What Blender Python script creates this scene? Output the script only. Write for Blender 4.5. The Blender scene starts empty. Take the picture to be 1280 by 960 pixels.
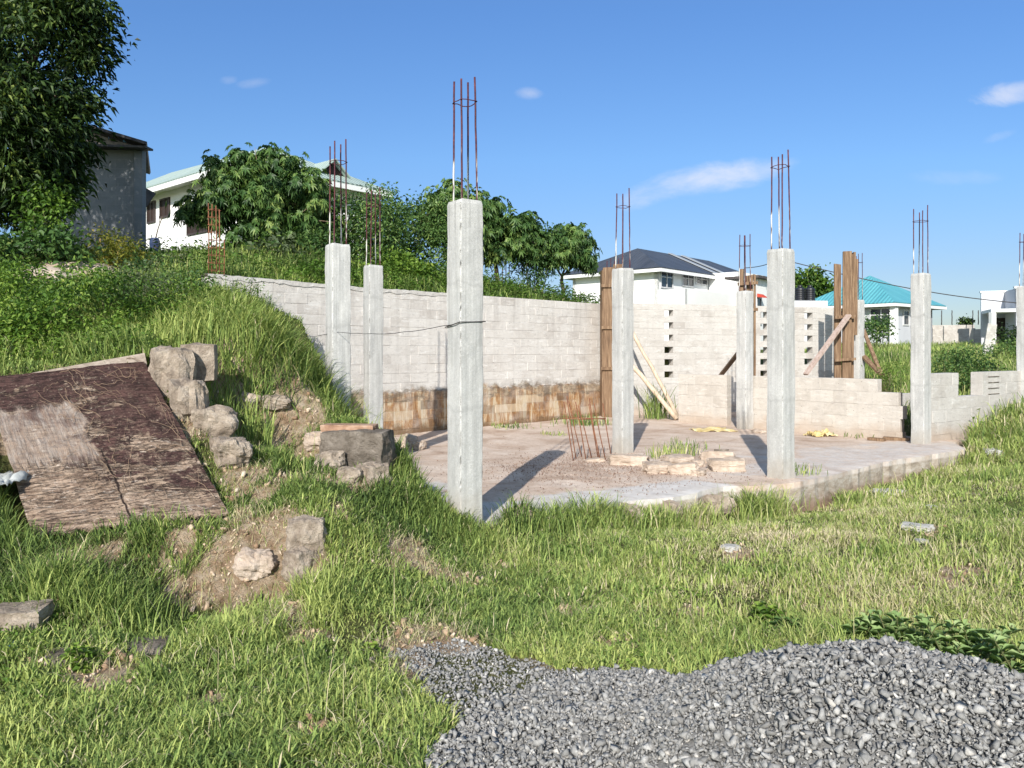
import bpy, bmesh, math, random
import numpy as np
from mathutils import Vector, Matrix, Euler, noise as mnoise
from mathutils.geometry import delaunay_2d_cdt
PI = math.pi
rnd = random.Random(7)
rng = np.random.default_rng(11)
sc = bpy.context.scene
COL = sc.collection

# camera: height 1.5 m over the slab, focal length of 1000 px on the 1280 px wide photograph, horizon at y = 440
CAMZ = 1.5
def P(px, py, d):
    """real place of a photographed point whose depth d was estimated"""
    return Vector(((px - 640) / 1000 * d, d, CAMZ - (py - 440) / 1000 * d))

cam_d = bpy.data.cameras.new('camera'); cam = bpy.data.objects.new('camera', cam_d); COL.objects.link(cam)
cam.location = (0, 0, CAMZ); cam.rotation_euler = (PI / 2, 0, 0)
cam_d.sensor_width = 36; cam_d.lens = 36 * 1000 / 1280; cam_d.shift_y = -40 / 1280
cam_d.clip_start = .05; cam_d.clip_end = 3000
sc.camera = cam

SUN_EL = math.radians(29)
LDIR = Vector((.212, .977, 0)).normalized()      # the way the light travels, on the ground
# ------------------------------------------------------------------ scene graph helpers
ORG = {}
def empty(name, loc):
    o = bpy.data.objects.new(name, None); COL.objects.link(o); o.location = loc
    o.empty_display_size = .2; ORG[o.name] = Vector(loc); return o
def tag(o, label, cat, group=None):
    o['label'] = label; o['category'] = cat
    if group: o['group'] = group
    return o
def thing(name, label, cat, loc, group=None):
    return tag(empty(name, loc), label, cat, group)
def structure(o):
    o['kind'] = 'structure'; return o
def stuff(o, label=None, cat=None):
    o['kind'] = 'stuff'
    if label: o['label'] = label; o['category'] = cat
    return o
def link(name, me, mat, parent=None, smooth=False):
    o = bpy.data.objects.new(name, me); COL.objects.link(o)
    for m in (mat if isinstance(mat, (list, tuple)) else [mat]): me.materials.append(m)
    if parent is not None:
        o.parent = parent; off = ORG[parent.name]
        if off.length: me.transform(Matrix.Translation(-off))
        ORG[o.name] = off
    if smooth: me.polygons.foreach_set('use_smooth', [True] * len(me.polygons))
    ORG.setdefault(o.name, Vector((0, 0, 0)))
    return o
class MB:
    def __init__(s): s.v = []; s.f = []; s.t = []; s.m = []; s.tint = 0; s.mi = 0
    def add(s, vs, fs):
        n = len(s.v); s.v += [tuple(v) for v in vs]; s.t += [s.tint] * len(vs)
        for f in fs: s.f.append(tuple(i + n for i in f)); s.m.append(s.mi)
        return s
    def hexa(s, c):   # 8 corners: bottom 4 ccw, top 4 ccw
        return s.add(c, [(3, 2, 1, 0), (4, 5, 6, 7), (0, 1, 5, 4), (1, 2, 6, 5), (2, 3, 7, 6), (3, 0, 4, 7)])
    def box(s, c, size, rz=0):
        x, y, z = [q / 2 for q in size]; R = Matrix.Rotation(rz, 3, 'Z'); c = Vector(c)
        return s.hexa([c + R @ Vector(p) for p in ((-x,-y,-z),(x,-y,-z),(x,y,-z),(-x,y,-z),(-x,-y,z),(x,-y,z),(x,y,z),(-x,y,z))])
    def beam(s, a, b, w, h, up=(0, 0, 1), j=0):
        a = Vector(a); b = Vector(b); d = (b - a).normalized(); up = Vector(up)
        if abs(d.dot(up)) > .98: up = Vector((LDIR.x, LDIR.y, 0))
        x = d.cross(up).normalized(); y = x.cross(d)
        q = lambda o, i, k: o + x * (i * w / 2 + rnd.uniform(-j, j)) + y * (k * h / 2 + rnd.uniform(-j, j))
        return s.hexa([q(a,-1,-1), q(a,1,-1), q(a,1,1), q(a,-1,1), q(b,-1,-1), q(b,1,-1), q(b,1,1), q(b,-1,1)])
    def tube(s, pts, rad, n=6, cap=True):
        pts = [Vector(p) for p in pts]
        if not isinstance(rad, (list, tuple)): rad = [rad] * len(pts)
        vs = []; fs = []; px = None
        for i, p in enumerate(pts):
            d = (pts[min(i + 1, len(pts) - 1)] - pts[max(i - 1, 0)]).normalized()
            if px is None:
                px = d.cross(Vector((0, 0, 1)) if abs(d.z) < .9 else Vector((0, 1, 0))).normalized()
            else: px = (px - d * px.dot(d)).normalized()
            py = d.cross(px)
            for k in range(n):
                a = 2 * PI * k / n; vs.append(p + (px * math.cos(a) + py * math.sin(a)) * rad[i])
        for i in range(len(pts) - 1):
            for k in range(n):
                fs.append((i*n+k, i*n+(k+1)%n, (i+1)*n+(k+1)%n, (i+1)*n+k))
        if cap: fs.append(tuple(range(n))[::-1]); fs.append(tuple((len(pts)-1)*n + k for k in range(n)))
        return s.add(vs, fs)
    def build(s, name, mat, parent=None, smooth=False, tint=False):
        me = bpy.data.meshes.new(name); me.from_pydata(s.v, [], s.f); me.update()
        if any(s.m): me.polygons.foreach_set('material_index', s.m)
        if tint:
            a = me.attributes.new('tint', 'FLOAT', 'POINT'); a.data.foreach_set('value', s.t)
        return link(name, me, mat, parent, smooth)
def fast_mesh(name, V, F, mat, parent=None, tint=None, smooth=False):
    """V (n,3); F list of int arrays (m,3) / (m,4)"""
    me = bpy.data.meshes.new(name)
    me.vertices.add(len(V)); me.vertices.foreach_set('co', np.asarray(V, np.float32).ravel())
    li = np.concatenate([f.ravel() for f in F]); tot = np.concatenate([np.full(len(f), f.shape[1]) for f in F])
    me.loops.add(len(li)); me.loops.foreach_set('vertex_index', li.astype(np.int32))
    me.polygons.add(len(tot)); st = np.concatenate([[0], np.cumsum(tot)[:-1]])
    me.polygons.foreach_set('loop_start', st.astype(np.int32))
    if tint is not None:
        a = me.attributes.new('tint', 'FLOAT', 'POINT'); a.data.foreach_set('value', np.asarray(tint, np.float32))
    me.update(calc_edges=True)
    return link(name, me, mat, parent, smooth)

# ------------------------------------------------------------------ materials
class N:
    """small node-graph writer"""
    def __init__(s, name):
        s.mat = bpy.data.materials.new(name); s.mat.use_nodes = True
        s.nt = s.mat.node_tree; s.nt.nodes.clear()
        s.out = s.n('OutputMaterial')
    def n(s, t, **kw):
        x = s.nt.nodes.new('ShaderNode' + t)
        for k, v in kw.items(): setattr(x, k, v)
        return x
    def l(s, a, b): s.nt.links.new(a, b)
    def set(s, sock, v):
        if hasattr(v, 'links'): s.l(v, sock)
        elif isinstance(v, (tuple, list)) and len(v) == 3 and sock.type == 'RGBA': sock.default_value = (*v, 1)
        else: sock.default_value = v
    def obj(s): return s.n('TexCoord').outputs['Object']
    def pos(s): return s.n('NewGeometry').outputs['Position']
    def uv(s): return s.n('TexCoord').outputs['UV']
    def attr(s, name): return s.n('Attribute', attribute_name=name).outputs['Fac']
    def map(s, v, scale=(1,1,1), loc=(0,0,0), rot=(0,0,0)):
        m = s.n('Mapping'); s.l(v, m.inputs[0]); m.inputs['Scale'].default_value = scale; m.inputs['Location'].default_value = loc
        m.inputs['Rotation'].default_value = rot; return m.outputs[0]
    def noise(s, v, scale, detail=5, rough=.6, dist=0):
        t = s.n('TexNoise'); s.l(v, t.inputs['Vector']); t.inputs['Scale'].default_value = scale
        t.inputs['Detail'].default_value = detail; t.inputs['Roughness'].default_value = rough; t.inputs['Distortion'].default_value = dist
        return t.outputs['Fac']
    def voro(s, v, scale, feature='F1', out='Distance'):
        t = s.n('TexVoronoi', feature=feature); s.l(v, t.inputs['Vector']); t.inputs['Scale'].default_value = scale; return t.outputs[out]
    def ramp(s, f, stops, interp='LINEAR'):
        r = s.n('ValToRGB'); s.set(r.inputs[0], f); e = r.color_ramp.elements; r.color_ramp.interpolation = interp
        while len(e) < len(stops): e.new(.5)
        for i, (p, c) in enumerate(stops):
            e[i].position = p; e[i].color = (c, c, c, 1) if isinstance(c, (int, float)) else (*c, 1)
        return r.outputs[0]
    def math(s, op, a, b=0, clamp=False):
        m = s.n('Math', operation=op, use_clamp=clamp); s.set(m.inputs[0], a); s.set(m.inputs[1], b); return m.outputs[0]
    def step(s, v, lo, hi):
        m = s.n('MapRange', interpolation_type='SMOOTHSTEP'); s.set(m.inputs[0], v); m.inputs[1].default_value = lo; m.inputs[2].default_value = hi
        return m.outputs[0]
    def mix(s, f, a, b, mode='MIX'):
        m = s.n('Mix', data_type='RGBA', blend_type=mode); s.set(m.inputs[0], f); s.set(m.inputs[6], a); s.set(m.inputs[7], b); return m.outputs[2]
    def xyz(s, v):
        x = s.n('SeparateXYZ'); s.l(v, x.inputs[0]); return x.outputs
    def bump(s, h, strength=.5, dist=.01, nrm=None):
        b = s.n('Bump'); b.inputs['Strength'].default_value = strength; b.inputs['Distance'].default_value = dist; s.l(h, b.inputs['Height'])
        if nrm is not None: s.l(nrm, b.inputs['Normal'])
        return b.outputs[0]
    def done(s, col, rough=.85, bump=None, spec=.3, metal=0):
        b = s.n('BsdfPrincipled'); s.set(b.inputs['Base Color'], col); s.set(b.inputs['Roughness'], rough)
        b.inputs['Specular IOR Level'].default_value = spec; b.inputs['Metallic'].default_value = metal
        if bump is not None: s.l(bump, b.inputs['Normal'])
        s.l(b.outputs[0], s.out.inputs[0]); return s.mat
def rough_mat(name, stops, scale=3, bscale=60, bstr=.4, bdist=.006, rough=.9, stretch=(1,1,1), spec=.25, fine=None):
    g = N(name); v = g.map(g.obj(), stretch)
    f = g.noise(v, scale, 8, .65, .3)
    c = g.ramp(f, stops)
    if fine: c = g.mix(fine, c, g.ramp(g.noise(v, bscale * .7, 4, .7), [(.35, .0), (.65, 1.0)]), 'OVERLAY')
    return g.done(c, rough, g.bump(g.noise(v, bscale, 6, .7), bstr, bdist), spec)
def plain(name, col, rough=.6, spec=.4, metal=0, var=.12, scale=3):
    g = N(name); f = g.noise(g.obj(), scale, 6, .6)
    lo = tuple(c * (1 - var) for c in col); hi = tuple(min(1, c * (1 + var)) for c in col)
    return g.done(g.ramp(f, [(.3, lo), (.7, hi)]), rough, None, spec, metal)
def leaf_mat(name, stops, trans=.3, rough=.5, spec=.25):
    g = N(name); c = g.ramp(g.attr('tint'), stops)
    b = g.n('BsdfPrincipled'); g.l(c, b.inputs['Base Color']); b.inputs['Roughness'].default_value = rough; b.inputs['Specular IOR Level'].default_value = spec
    t = g.n('BsdfTranslucent'); g.l(g.mix(1, c, (1.0, 1.05, .55), 'MULTIPLY'), t.inputs[0])
    m = g.n('MixShader'); m.inputs[0].default_value = trans; g.l(b.outputs[0], m.inputs[1]); g.l(t.outputs[0], m.inputs[2])
    g.l(m.outputs[0], g.out.inputs[0]); return g.mat

MT = {}
# grey-white cast concrete of the columns
g = N('column_concrete'); v = g.obj()
f = g.noise(g.map(v, (1, 1, .35)), 5, 8, .65, .4); pit = g.voro(v, 75)
c = g.ramp(f, [(.25, (.36,.36,.35)), (.5, (.475,.472,.46)), (.72, (.56,.555,.54))])
c = g.mix(g.ramp(g.noise(v, 38, 5, .75), [(.5, 0.0), (.66, .6)]), c, (.62,.62,.61))
c = g.mix(g.ramp(g.noise(g.map(v, (14, 14, .5)), 1, 4, .6), [(.5, 0.0), (.72, .5)]), c, (.235,.235,.23))
c = g.mix(g.ramp(g.noise(v, 90, 3, .8), [(.55, 0.0), (.7, .55)]), c, (.2,.2,.195))
c = g.mix(g.math('MULTIPLY', g.ramp(pit, [(.08, .8), (.17, 0.0)]), g.ramp(g.noise(v, 4, 3), [(.4, 0.0), (.55, 1.0)])), c, (.17,.17,.168))
c = g.mix(g.ramp(g.noise(v, 150, 3, .8), [(.56, 0.0), (.68, .5)]), c, (.68,.68,.67))
seam = g.math('MULTIPLY', g.step(g.attr('tint'), .02, .55), g.step(g.noise(g.map(v, (1, 1, .7)), 3, 3), .38, .55))
sn = g.noise(v, 48, 4, .8)
c = g.mix(g.math('MULTIPLY', seam, g.ramp(sn, [(.55, 0.0), (.62, .9)])), c, (.13,.128,.12))
c = g.mix(g.math('MULTIPLY', seam, g.ramp(sn, [(.36, .85), (.45, 0.0)])), c, (.72,.71,.69))
zc = g.xyz(v)[2]
c = g.mix(g.math('MULTIPLY', g.step(g.math('ADD', zc, g.math('MULTIPLY', g.noise(v, 6, 5, .7), .5)), .62, .22), .6), c, (.33,.285,.23))
lift = g.math('ABSOLUTE', g.math('SUBTRACT', g.math('MODULO', g.math('ADD', zc, g.math('ADD', g.math('MULTIPLY', g.noise(v, 4, 4), .22), g.math('MULTIPLY', g.n('ObjectInfo').outputs['Random'], .9))), 1.1), .55))
c = g.mix(g.math('MULTIPLY', g.step(lift, .03, .004), .22), c, (.22,.22,.215))
ri = g.n('ObjectInfo').outputs['Random']
c = g.mix(1, c, g.ramp(ri, [(0, (.86,.855,.84)), (1, (1.02,1.02,1.01))]), 'MULTIPLY')
drip = g.math('MULTIPLY', g.ramp(g.noise(g.map(v, (18, 18, .25)), 1, 5, .6), [(.54, 0.0), (.66, .55)]), g.step(g.noise(v, 1.3, 3), .35, .6))
c = g.mix(drip, c, (.25,.245,.235))
h = g.math('ADD', g.noise(v, 45, 8, .75), g.math('MULTIPLY', g.ramp(pit, [(.05, 0.0), (.16, 1.0)]), .5))
MT['column'] = g.done(c, .92, g.bump(h, .5, .008), .2)
# sandcrete blocks
def block_mat(name, stain=False, tone=(.775,.772,.764)):
    g = N(name); v = g.pos(); t = g.attr('tint')
    c = g.ramp(t, [(0, (.44,.40,.365)), (.5, (.575,.54,.50)), (1, (.67,.645,.61))])
    n1 = g.noise(v, 2.2, 8, .65, .5)
    c = g.mix(g.ramp(n1, [(.36, 0.0), (.62, .8)]), c, (.68,.65,.61))
    c = g.mix(g.ramp(g.noise(g.map(v, (1, 1, 3.5)), 6, 8, .7), [(.53, 0.0), (.72, .6)]), c, (.40,.375,.35))
    c = g.mix(g.ramp(g.noise(v, 26, 6, .8), [(.56, 0.0), (.68, .6)]), c, (.30,.28,.26))
    c = g.mix(g.ramp(g.noise(g.map(v, (1, 1, 4.5)), 4.2, 7, .75), [(.54, 0.0), (.64, .75)]), c, (.76,.745,.72))
    c = g.mix(g.ramp(g.voro(g.map(v, (1, 1, 1.6)), 7), [(.05, .8), (.09, 0.0)]), c, (.2,.18,.165))
    c = g.mix(1, c, (.93,.925,.918) if stain else tone, 'MULTIPLY')
    c = g.mix(g.ramp(g.noise(g.map(v, (6, 6, .5)), 1, 6, .7), [(.5, 0.0), (.72, .32)]), c, (.36,.34,.315))
    x, y, z = g.xyz(v)
    if stain:
        wob = g.math('MULTIPLY', g.math('SUBTRACT', g.noise(v, 1.9, 8, .7), .5), .62)
        zz = g.math('ADD', z, wob)
        st = g.noise(g.map(v, (5, 5, .9)), 1.3, 9, .75, .5)
        wet = g.step(zz, .86, .72)
        ocre = g.ramp(st, [(.28, (.36,.31,.25)), (.42, (.56,.46,.32)), (.50, (.36,.19,.075)), (.60, (.17,.085,.04)), (.70, (.42,.34,.24)), (.8, (.58,.5,.38))])
        ocre = g.mix(g.ramp(t, [(.15, .6), (.4, 0.0)]), ocre, (.11,.075,.05))
        ocre = g.mix(g.ramp(t, [(.66, 0.0), (.72, .5)]), ocre, (.56,.47,.34))
        c = g.mix(g.math('MULTIPLY', wet, g.ramp(g.noise(v, 3, 4), [(.3, .6), (.55, .97)])), c, ocre)
        band = g.math('MULTIPLY', g.step(zz, .54, .62), g.step(zz, .90, .78))
        band = g.math('MULTIPLY', band, g.ramp(g.noise(g.map(v, (2, 2, 5)), 1.7, 6, .75), [(.38, .0), (.58, 1.0)]))
        c = g.mix(g.math('MULTIPLY', band, .78), c, g.ramp(g.noise(v, 8, 6, .75), [(.35, (.08,.065,.05)), (.6, (.2,.16,.12))]))
        c = g.mix(g.math('MULTIPLY', g.step(zz, .16, .02), .8), c, (.15,.09,.05))
        # run-off streaks under the coping
        c = g.mix(g.math('MULTIPLY', g.math('MULTIPLY', g.ramp(g.noise(g.map(v, (7, 7, .3)), 1, 5), [(.52, 0.0), (.7, .5)]), g.step(z, 1.6, 2.6)), 1), c, (.36,.33,.30))
    else:
        wob = g.math('MULTIPLY', g.math('SUBTRACT', g.noise(v, 2.5, 5, .6), .5), .5)
        c = g.mix(g.math('MULTIPLY', g.step(g.math('ADD', z, wob), .3, .05), .55), c, (.40,.30,.22))
    h = g.math('ADD', g.noise(v, 55, 8, .8), g.math('MULTIPLY', g.noise(v, 9, 6, .7), 1.2))
    return g.done(c, .95, g.bump(h, .6, .012), .15)
MT['wall_stain'] = block_mat('stained_blockwork', True)
MT['wall'] = block_mat('bare_blockwork')
MT['wall_low'] = block_mat('beige_blockwork', False, (.79,.768,.735))
MT['conc_dark'] = rough_mat('weathered_concrete', [(.25, (.055,.045,.037)), (.45, (.15,.125,.10)), (.6, (.24,.205,.17)), (.78, (.42,.37,.32))], 7, 40, 1, .03, .95)
MT['rock'] = rough_mat('earthy_rock', [(.25, (.13,.10,.08)), (.45, (.31,.25,.195)), (.6, (.45,.375,.30)), (.75, (.60,.53,.44))], 7, 45, 1, .03, .95)
MT['rubble'] = rough_mat('pale_rubble', [(.25, (.22,.17,.13)), (.45, (.38,.30,.235)), (.6, (.52,.43,.35)), (.75, (.66,.58,.50))], 4, 45, .8, .015, .95)
MT['pale_rock'] = rough_mat('lime_washed_stone', [(.25, (.26,.25,.22)), (.5, (.44,.425,.39)), (.75, (.60,.58,.54))], 7, 45, .8, .015, .95)
MT['brick'] = rough_mat('orange_brick', [(.25, (.20,.11,.075)), (.5, (.34,.21,.14)), (.75, (.46,.34,.26))], 9, 60, .7, .01, .95)
MT['wood'] = rough_mat('formwork_timber', [(.28, (.075,.045,.028)), (.5, (.19,.12,.072)), (.72, (.33,.23,.145))], 2.2, 12, .5, .008, .8, (14,14,.9))
MT['wood_pale'] = rough_mat('pale_timber', [(.28, (.36,.27,.19)), (.5, (.54,.43,.32)), (.72, (.66,.56,.45))], 2.2, 12, .4, .006, .8, (10,10,2))
MT['wood_grey'] = rough_mat('grey_timber', [(.28, (.20,.16,.13)), (.5, (.36,.30,.25)), (.72, (.50,.43,.37))], 2.2, 12, .5, .006, .85, (3,14,14))
MT['wood_pink'] = rough_mat('weathered_brace_timber', [(.28, (.26,.18,.14)), (.5, (.42,.32,.27)), (.72, (.54,.44,.39))], 2.2, 12, .4, .006, .85, (10,10,2))
g = N('rusty_steel'); v = g.obj(); z = g.xyz(v)[2]
c = g.ramp(g.noise(v, 25, 6, .7), [(.3, (.035,.012,.02)), (.55, (.095,.026,.034)), (.75, (.19,.065,.045))])
spl = g.ramp(g.noise(g.map(v, (30, 30, 3)), 1, 3), [(.51, 0.0), (.55, 1.0)])
c = g.mix(g.math('MULTIPLY', spl, g.step(z, 3.32, 3.12)), c, (.6,.58,.54))
MT['rebar'] = g.done(c, .7, g.bump(g.noise(v, 150, 2), .3, .003), .3)
g = N('rust_bar'); v = g.obj()
MT['rust'] = g.done(g.ramp(g.noise(v, 12, 6, .7), [(.3, (.12,.045,.025)), (.55, (.22,.09,.045)), (.75, (.34,.17,.09))]), .8, None, .3)
MT['wire'] = plain('dark_wire', (.05,.045,.042), .6)
MT['white'] = plain('white_render', (.80,.80,.78), .8, .2, 0, .03, 1)
MT['offwhite'] = plain('pale_grey_render', (.50,.51,.54), .85, .2, 0, .06, 1)
MT['fascia'] = plain('white_fascia', (.78,.78,.76), .6, .3, 0, .04)
MT['glass'] = plain('dark_glass', (.025,.03,.04), .12, .6, 0, .3)
MT['shutter'] = plain('brown_shutter', (.035,.022,.018), .6, .3, 0, .3)
MT['frame'] = plain('window_frame', (.55,.55,.55), .5)
MT['dark_frame'] = plain('dark_window_frame', (.05,.035,.03), .5)
MT['red'] = plain('red_awning', (.50,.06,.035), .7)
MT['tank'] = plain('black_plastic', (.012,.013,.016), .42, .5)
MT['blue'] = plain('blue_plastic', (.02,.12,.30), .45, .5)
MT['drum'] = plain('blue_drum_plastic', (.02,.035,.09), .5, .4)
MT['sack'] = rough_mat('yellow_woven_sack', [(.3, (.46,.33,.12)), (.5, (.62,.49,.22)), (.7, (.70,.62,.45))], 6, 80, .5, .01, .8)
MT['bag'] = rough_mat('white_plastic_sheet', [(.3, (.34,.35,.33)), (.6, (.52,.53,.50))], 6, 30, .5, .01, .5)
def roof_mat(name, lo, hi, pitch, rough=.5, metal=0, axis='U'):
    g = N(name); u = g.uv(); x, y, z = g.xyz(u)
    w = g.math('SINE', g.math('MULTIPLY', x, 2 * PI / pitch))
    f = g.noise(g.map(u, (.6, .15, 1)), 2, 6, .6)
    c = g.ramp(f, [(.3, lo), (.7, hi)])
    seam = g.math('MODULO', g.math('ABSOLUTE', y), .9)
    c = g.mix(g.ramp(seam, [(0, .25), (.05, 0.0)]), c, tuple(q * .6 for q in lo))
    return g.done(c, rough, g.bump(w, .5, .03), .4, metal)
MT['roof_green'] = roof_mat('green_roof_sheet', (.28,.365,.325), (.38,.455,.415), .2, .65)
MT['roof_dark'] = roof_mat('charcoal_roof_sheet', (.035,.042,.055), (.075,.083,.10), .25, .5)
MT['roof_teal'] = roof_mat('teal_roof_sheet', (.07,.28,.33), (.12,.39,.43), .25, .45)
MT['roof_pale'] = roof_mat('pale_roof_sheet', (.30,.32,.34), (.42,.44,.46), .25, .5)
MT['roof_rust'] = rough_mat('dark_tin_sheet', [(.3, (.035,.03,.03)), (.6, (.09,.075,.07)), (.8, (.16,.13,.11))], 4, 20, .4, .01, .6)
g = N('grey_shed_block'); v = g.pos()
br = g.n('TexBrick'); 
xx, yy, zz = g.xyz(v); cx = g.n('CombineXYZ'); g.l(xx, cx.inputs[0]); g.l(zz, cx.inputs[1]); g.l(cx.outputs[0], br.inputs[0])
br.inputs['Scale'].default_value = 1; br.inputs['Brick Width'].default_value = .45; br.inputs['Row Height'].default_value = .225; br.inputs['Mortar Size'].default_value = .012
br.inputs['Color1'].default_value = (.20,.205,.215,1); br.inputs['Color2'].default_value = (.24,.245,.255,1); br.inputs['Mortar'].default_value = (.25,.25,.255,1)
c = g.mix(g.ramp(g.noise(v, 1.7, 8, .65), [(.4, 0.0), (.7, .8)]), br.outputs[0], (.27,.275,.28))
c = g.mix(g.ramp(g.noise(g.map(v, (.6, .6, 3)), 1.5, 5, .6), [(.5, 0.0), (.75, .5)]), c, (.18,.185,.19))
MT['shed'] = g.done(c, .95, g.bump(g.noise(v, 20, 8, .7), .5, .02), .15)
MT['bark'] = rough_mat('bark', [(.3, (.05,.04,.03)), (.55, (.13,.10,.075)), (.8, (.24,.19,.15))], 4, 25, .7, .02, .95, (6,6,1))
MT['bark_pale'] = rough_mat('pale_bark', [(.3, (.14,.10,.07)), (.55, (.28,.21,.15)), (.8, (.40,.32,.24))], 4, 25, .7, .02, .95, (6,6,1))
MT['stem'] = rough_mat('green_stem', [(.3, (.06,.08,.025)), (.7, (.16,.15,.07))], 4, 25, .3, .01, .8)
G0 = [(0, (.05,.085,.026)), (.25, (.115,.178,.048)), (.5, (.235,.318,.086)), (.78, (.43,.48,.15)), (.88, (.48,.43,.24)), (1, (.64,.55,.38))]
MT['grass'] = leaf_mat('grass_blade', G0, .22, .6, .15)
MT['leaf_dark'] = leaf_mat('dark_leaf', [(0, (.008,.018,.008)), (.4, (.026,.054,.016)), (.75, (.075,.13,.03)), (1, (.19,.24,.055))], .2, .5)
MT['leaf_mid'] = leaf_mat('mid_leaf', [(0, (.026,.062,.02)), (.4, (.066,.135,.038)), (.75, (.135,.225,.06)), (1, (.26,.34,.10))], .3, .42)
MT['leaf_bright'] = leaf_mat('bright_leaf', [(0, (.04,.09,.018)), (.4, (.10,.19,.03)), (.75, (.20,.31,.05)), (1, (.34,.41,.09))], .35, .5)
MT['leaf_yellow'] = leaf_mat('yellowing_leaf', [(0, (.06,.09,.014)), (.4, (.15,.18,.028)), (.75, (.27,.25,.045)), (1, (.34,.20,.06))], .35, .5)
MT['leaf_weed'] = leaf_mat('weed_leaf', [(0, (.10,.18,.06)), (.5, (.25,.36,.13)), (.85, (.40,.48,.22)), (1, (.58,.60,.44))], .2, .55)
MT['leaf_grey'] = leaf_mat('grey_leaf', [(0, (.05,.075,.035)), (.5, (.12,.16,.075)), (1, (.26,.28,.18))], .25, .6)
g = N('crushed_stone'); v = g.obj()
c = g.ramp(g.attr('tint'), [(0, (.17,.166,.158)), (.4, (.275,.27,.258)), (.72, (.37,.363,.348)), (.9, (.47,.46,.435)), (.96, (.45,.42,.375)), (1, (.66,.64,.60))])
c = g.mix(.5, c, g.ramp(g.noise(v, 60, 5, .7), [(.3, .2), (.7, .75)]), 'OVERLAY')
MT['gravel'] = g.done(c, .9, g.bump(g.noise(v, 140, 5, .8), .7, .006), .2)
MT['grit'] = rough_mat('stone_dust', [(.3, (.14,.138,.135)), (.6, (.25,.247,.24)), (.8, (.34,.33,.31))], 30, 120, .8, .01, .95)
# ------------------------------------------------------------------ terrain
HOUSE = [(-.62,7.12), (-.30,6.98), (.05,7.55), (1.25,8.15), (2.37,8.95), (3.25,9.2), (4.2,10.1), (5.1,10.95), (7.05,12.35), (7.5,13.2), (8.7,14.25), (9.9,15.15),
         (9.8,15.4), (8.4,14.45), (7.1,13.6), (7.1,14.6), (7.9,16.6), (9.2,19.3), (9.1,21.6), (8.6,21.42), (2.15,19.27), (-4.79,12.31), (-4.6,12.0), (-3.4,12.9), (-2.75,11.9), (-2.3,9.85)]
HP = np.array(HOUSE)
def in_poly(x, y, poly):
    c = np.zeros(x.shape, bool); n = len(poly)
    for i in range(n):
        x0, y0 = poly[i]; x1, y1 = poly[(i + 1) % n]
        if y0 == y1: continue
        c ^= ((y0 > y) != (y1 > y)) & (x < (x1 - x0) * (y - y0) / (y1 - y0) + x0)
    return c
def edge_dist(x, y, poly):
    d = np.full(x.shape, 1e9); n = len(poly)
    for i in range(n):
        a = np.array(poly[i]); b = np.array(poly[(i + 1) % n]); ab = b - a
        t = np.clip(((x - a[0]) * ab[0] + (y - a[1]) * ab[1]) / (ab @ ab), 0, 1)
        d = np.minimum(d, np.hypot(x - a[0] - t * ab[0], y - a[1] - t * ab[1]))
    return d
def vnoise(x, y, seed=0):
    xi = np.floor(x).astype(np.int64); yi = np.floor(y).astype(np.int64); xf = x - xi; yf = y - yi
    def h(a, b):
        n = (a * 374761393 + b * 668265263 + seed * 1442695041) & 0xffffffff
        n = ((n ^ (n >> 13)) * 1274126177) & 0xffffffff
        return ((n ^ (n >> 16)) & 0xffff) / 65535.
    u = xf * xf * (3 - 2 * xf); w = yf * yf * (3 - 2 * yf)
    return (h(xi, yi) * (1 - u) + h(xi + 1, yi) * u) * (1 - w) + (h(xi, yi + 1) * (1 - u) + h(xi + 1, yi + 1) * u) * w
def fbm(x, y, seed=0, o=4):
    s = 0; a = .5; f = 1
    for i in range(o): s = s + a * vnoise(x * f + 17.3 * i, y * f + 9.1 * i, seed + i); a *= .5; f *= 2.03
    return s / (1 - .5 ** o)
CP = [(0,960,3.1),(320,960,3.1),(640,960,3.1),(960,960,3.1),(1280,960,3.15),(100,800,4.35),(300,800,4.4),(480,800,4.6),(640,800,4.55),(900,800,4.65),(1280,800,4.6),
 (640,690,6.7),(800,680,7.0),(760,664,7.6),(900,656,8.6),(990,640,9.5),(1100,618,10.8),(840,660,8.0),(1200,580,12.2),(1240,560,12.6),(1280,520,14.2),(1280,600,9.6),(1280,680,6.6),(1100,680,6.9),(1100,740,5.5),
 (60,745,4.75),(210,738,5.33),(300,738,5.33),(365,736,5.38),(215,662,5.62),(300,667,5.62),(368,672,5.62),(400,742,5.0),(405,665,5.6),(455,700,5.6),(520,655,6.7),(500,615,7.15),(475,600,7.0),(545,640,7.0),
 (40,672,5.4),(285,645,5.95),(180,458,7.1),(-20,480,6.6),(100,560,6.3),
 (440,532,7.75),(460,598,7.2),(405,590,7.0),(345,580,6.95),(330,600,6.4),(300,632,6.15),(290,440,8.15),(340,452,8.3),(375,472,8.4),(290,535,7.72),(330,548,7.68),(370,558,7.72),(260,540,6.8),(380,528,8.0),(420,538,8.9),(250,425,8.7),(200,445,7.8),(330,432,9.2),(390,492,9.0),(360,455,9.2),(300,418,9.4),(350,425,10.6),
 (440,540,9.6),(505,575,8.6),(330,418,11.8),(300,385,12.0),(400,478,11.0),(420,530,10.6),(100,455,7.6),(0,462,7.0),(-80,470,6.6),(-120,660,5.4),(-200,760,4.6),(100,392,11),(0,362,13),(200,372,11.8),(250,364,12.2),(150,328,19.5),(0,318,22),(200,328,26),(300,336,24)]
TP = [tuple(P(*c)) for c in CP]
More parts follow.
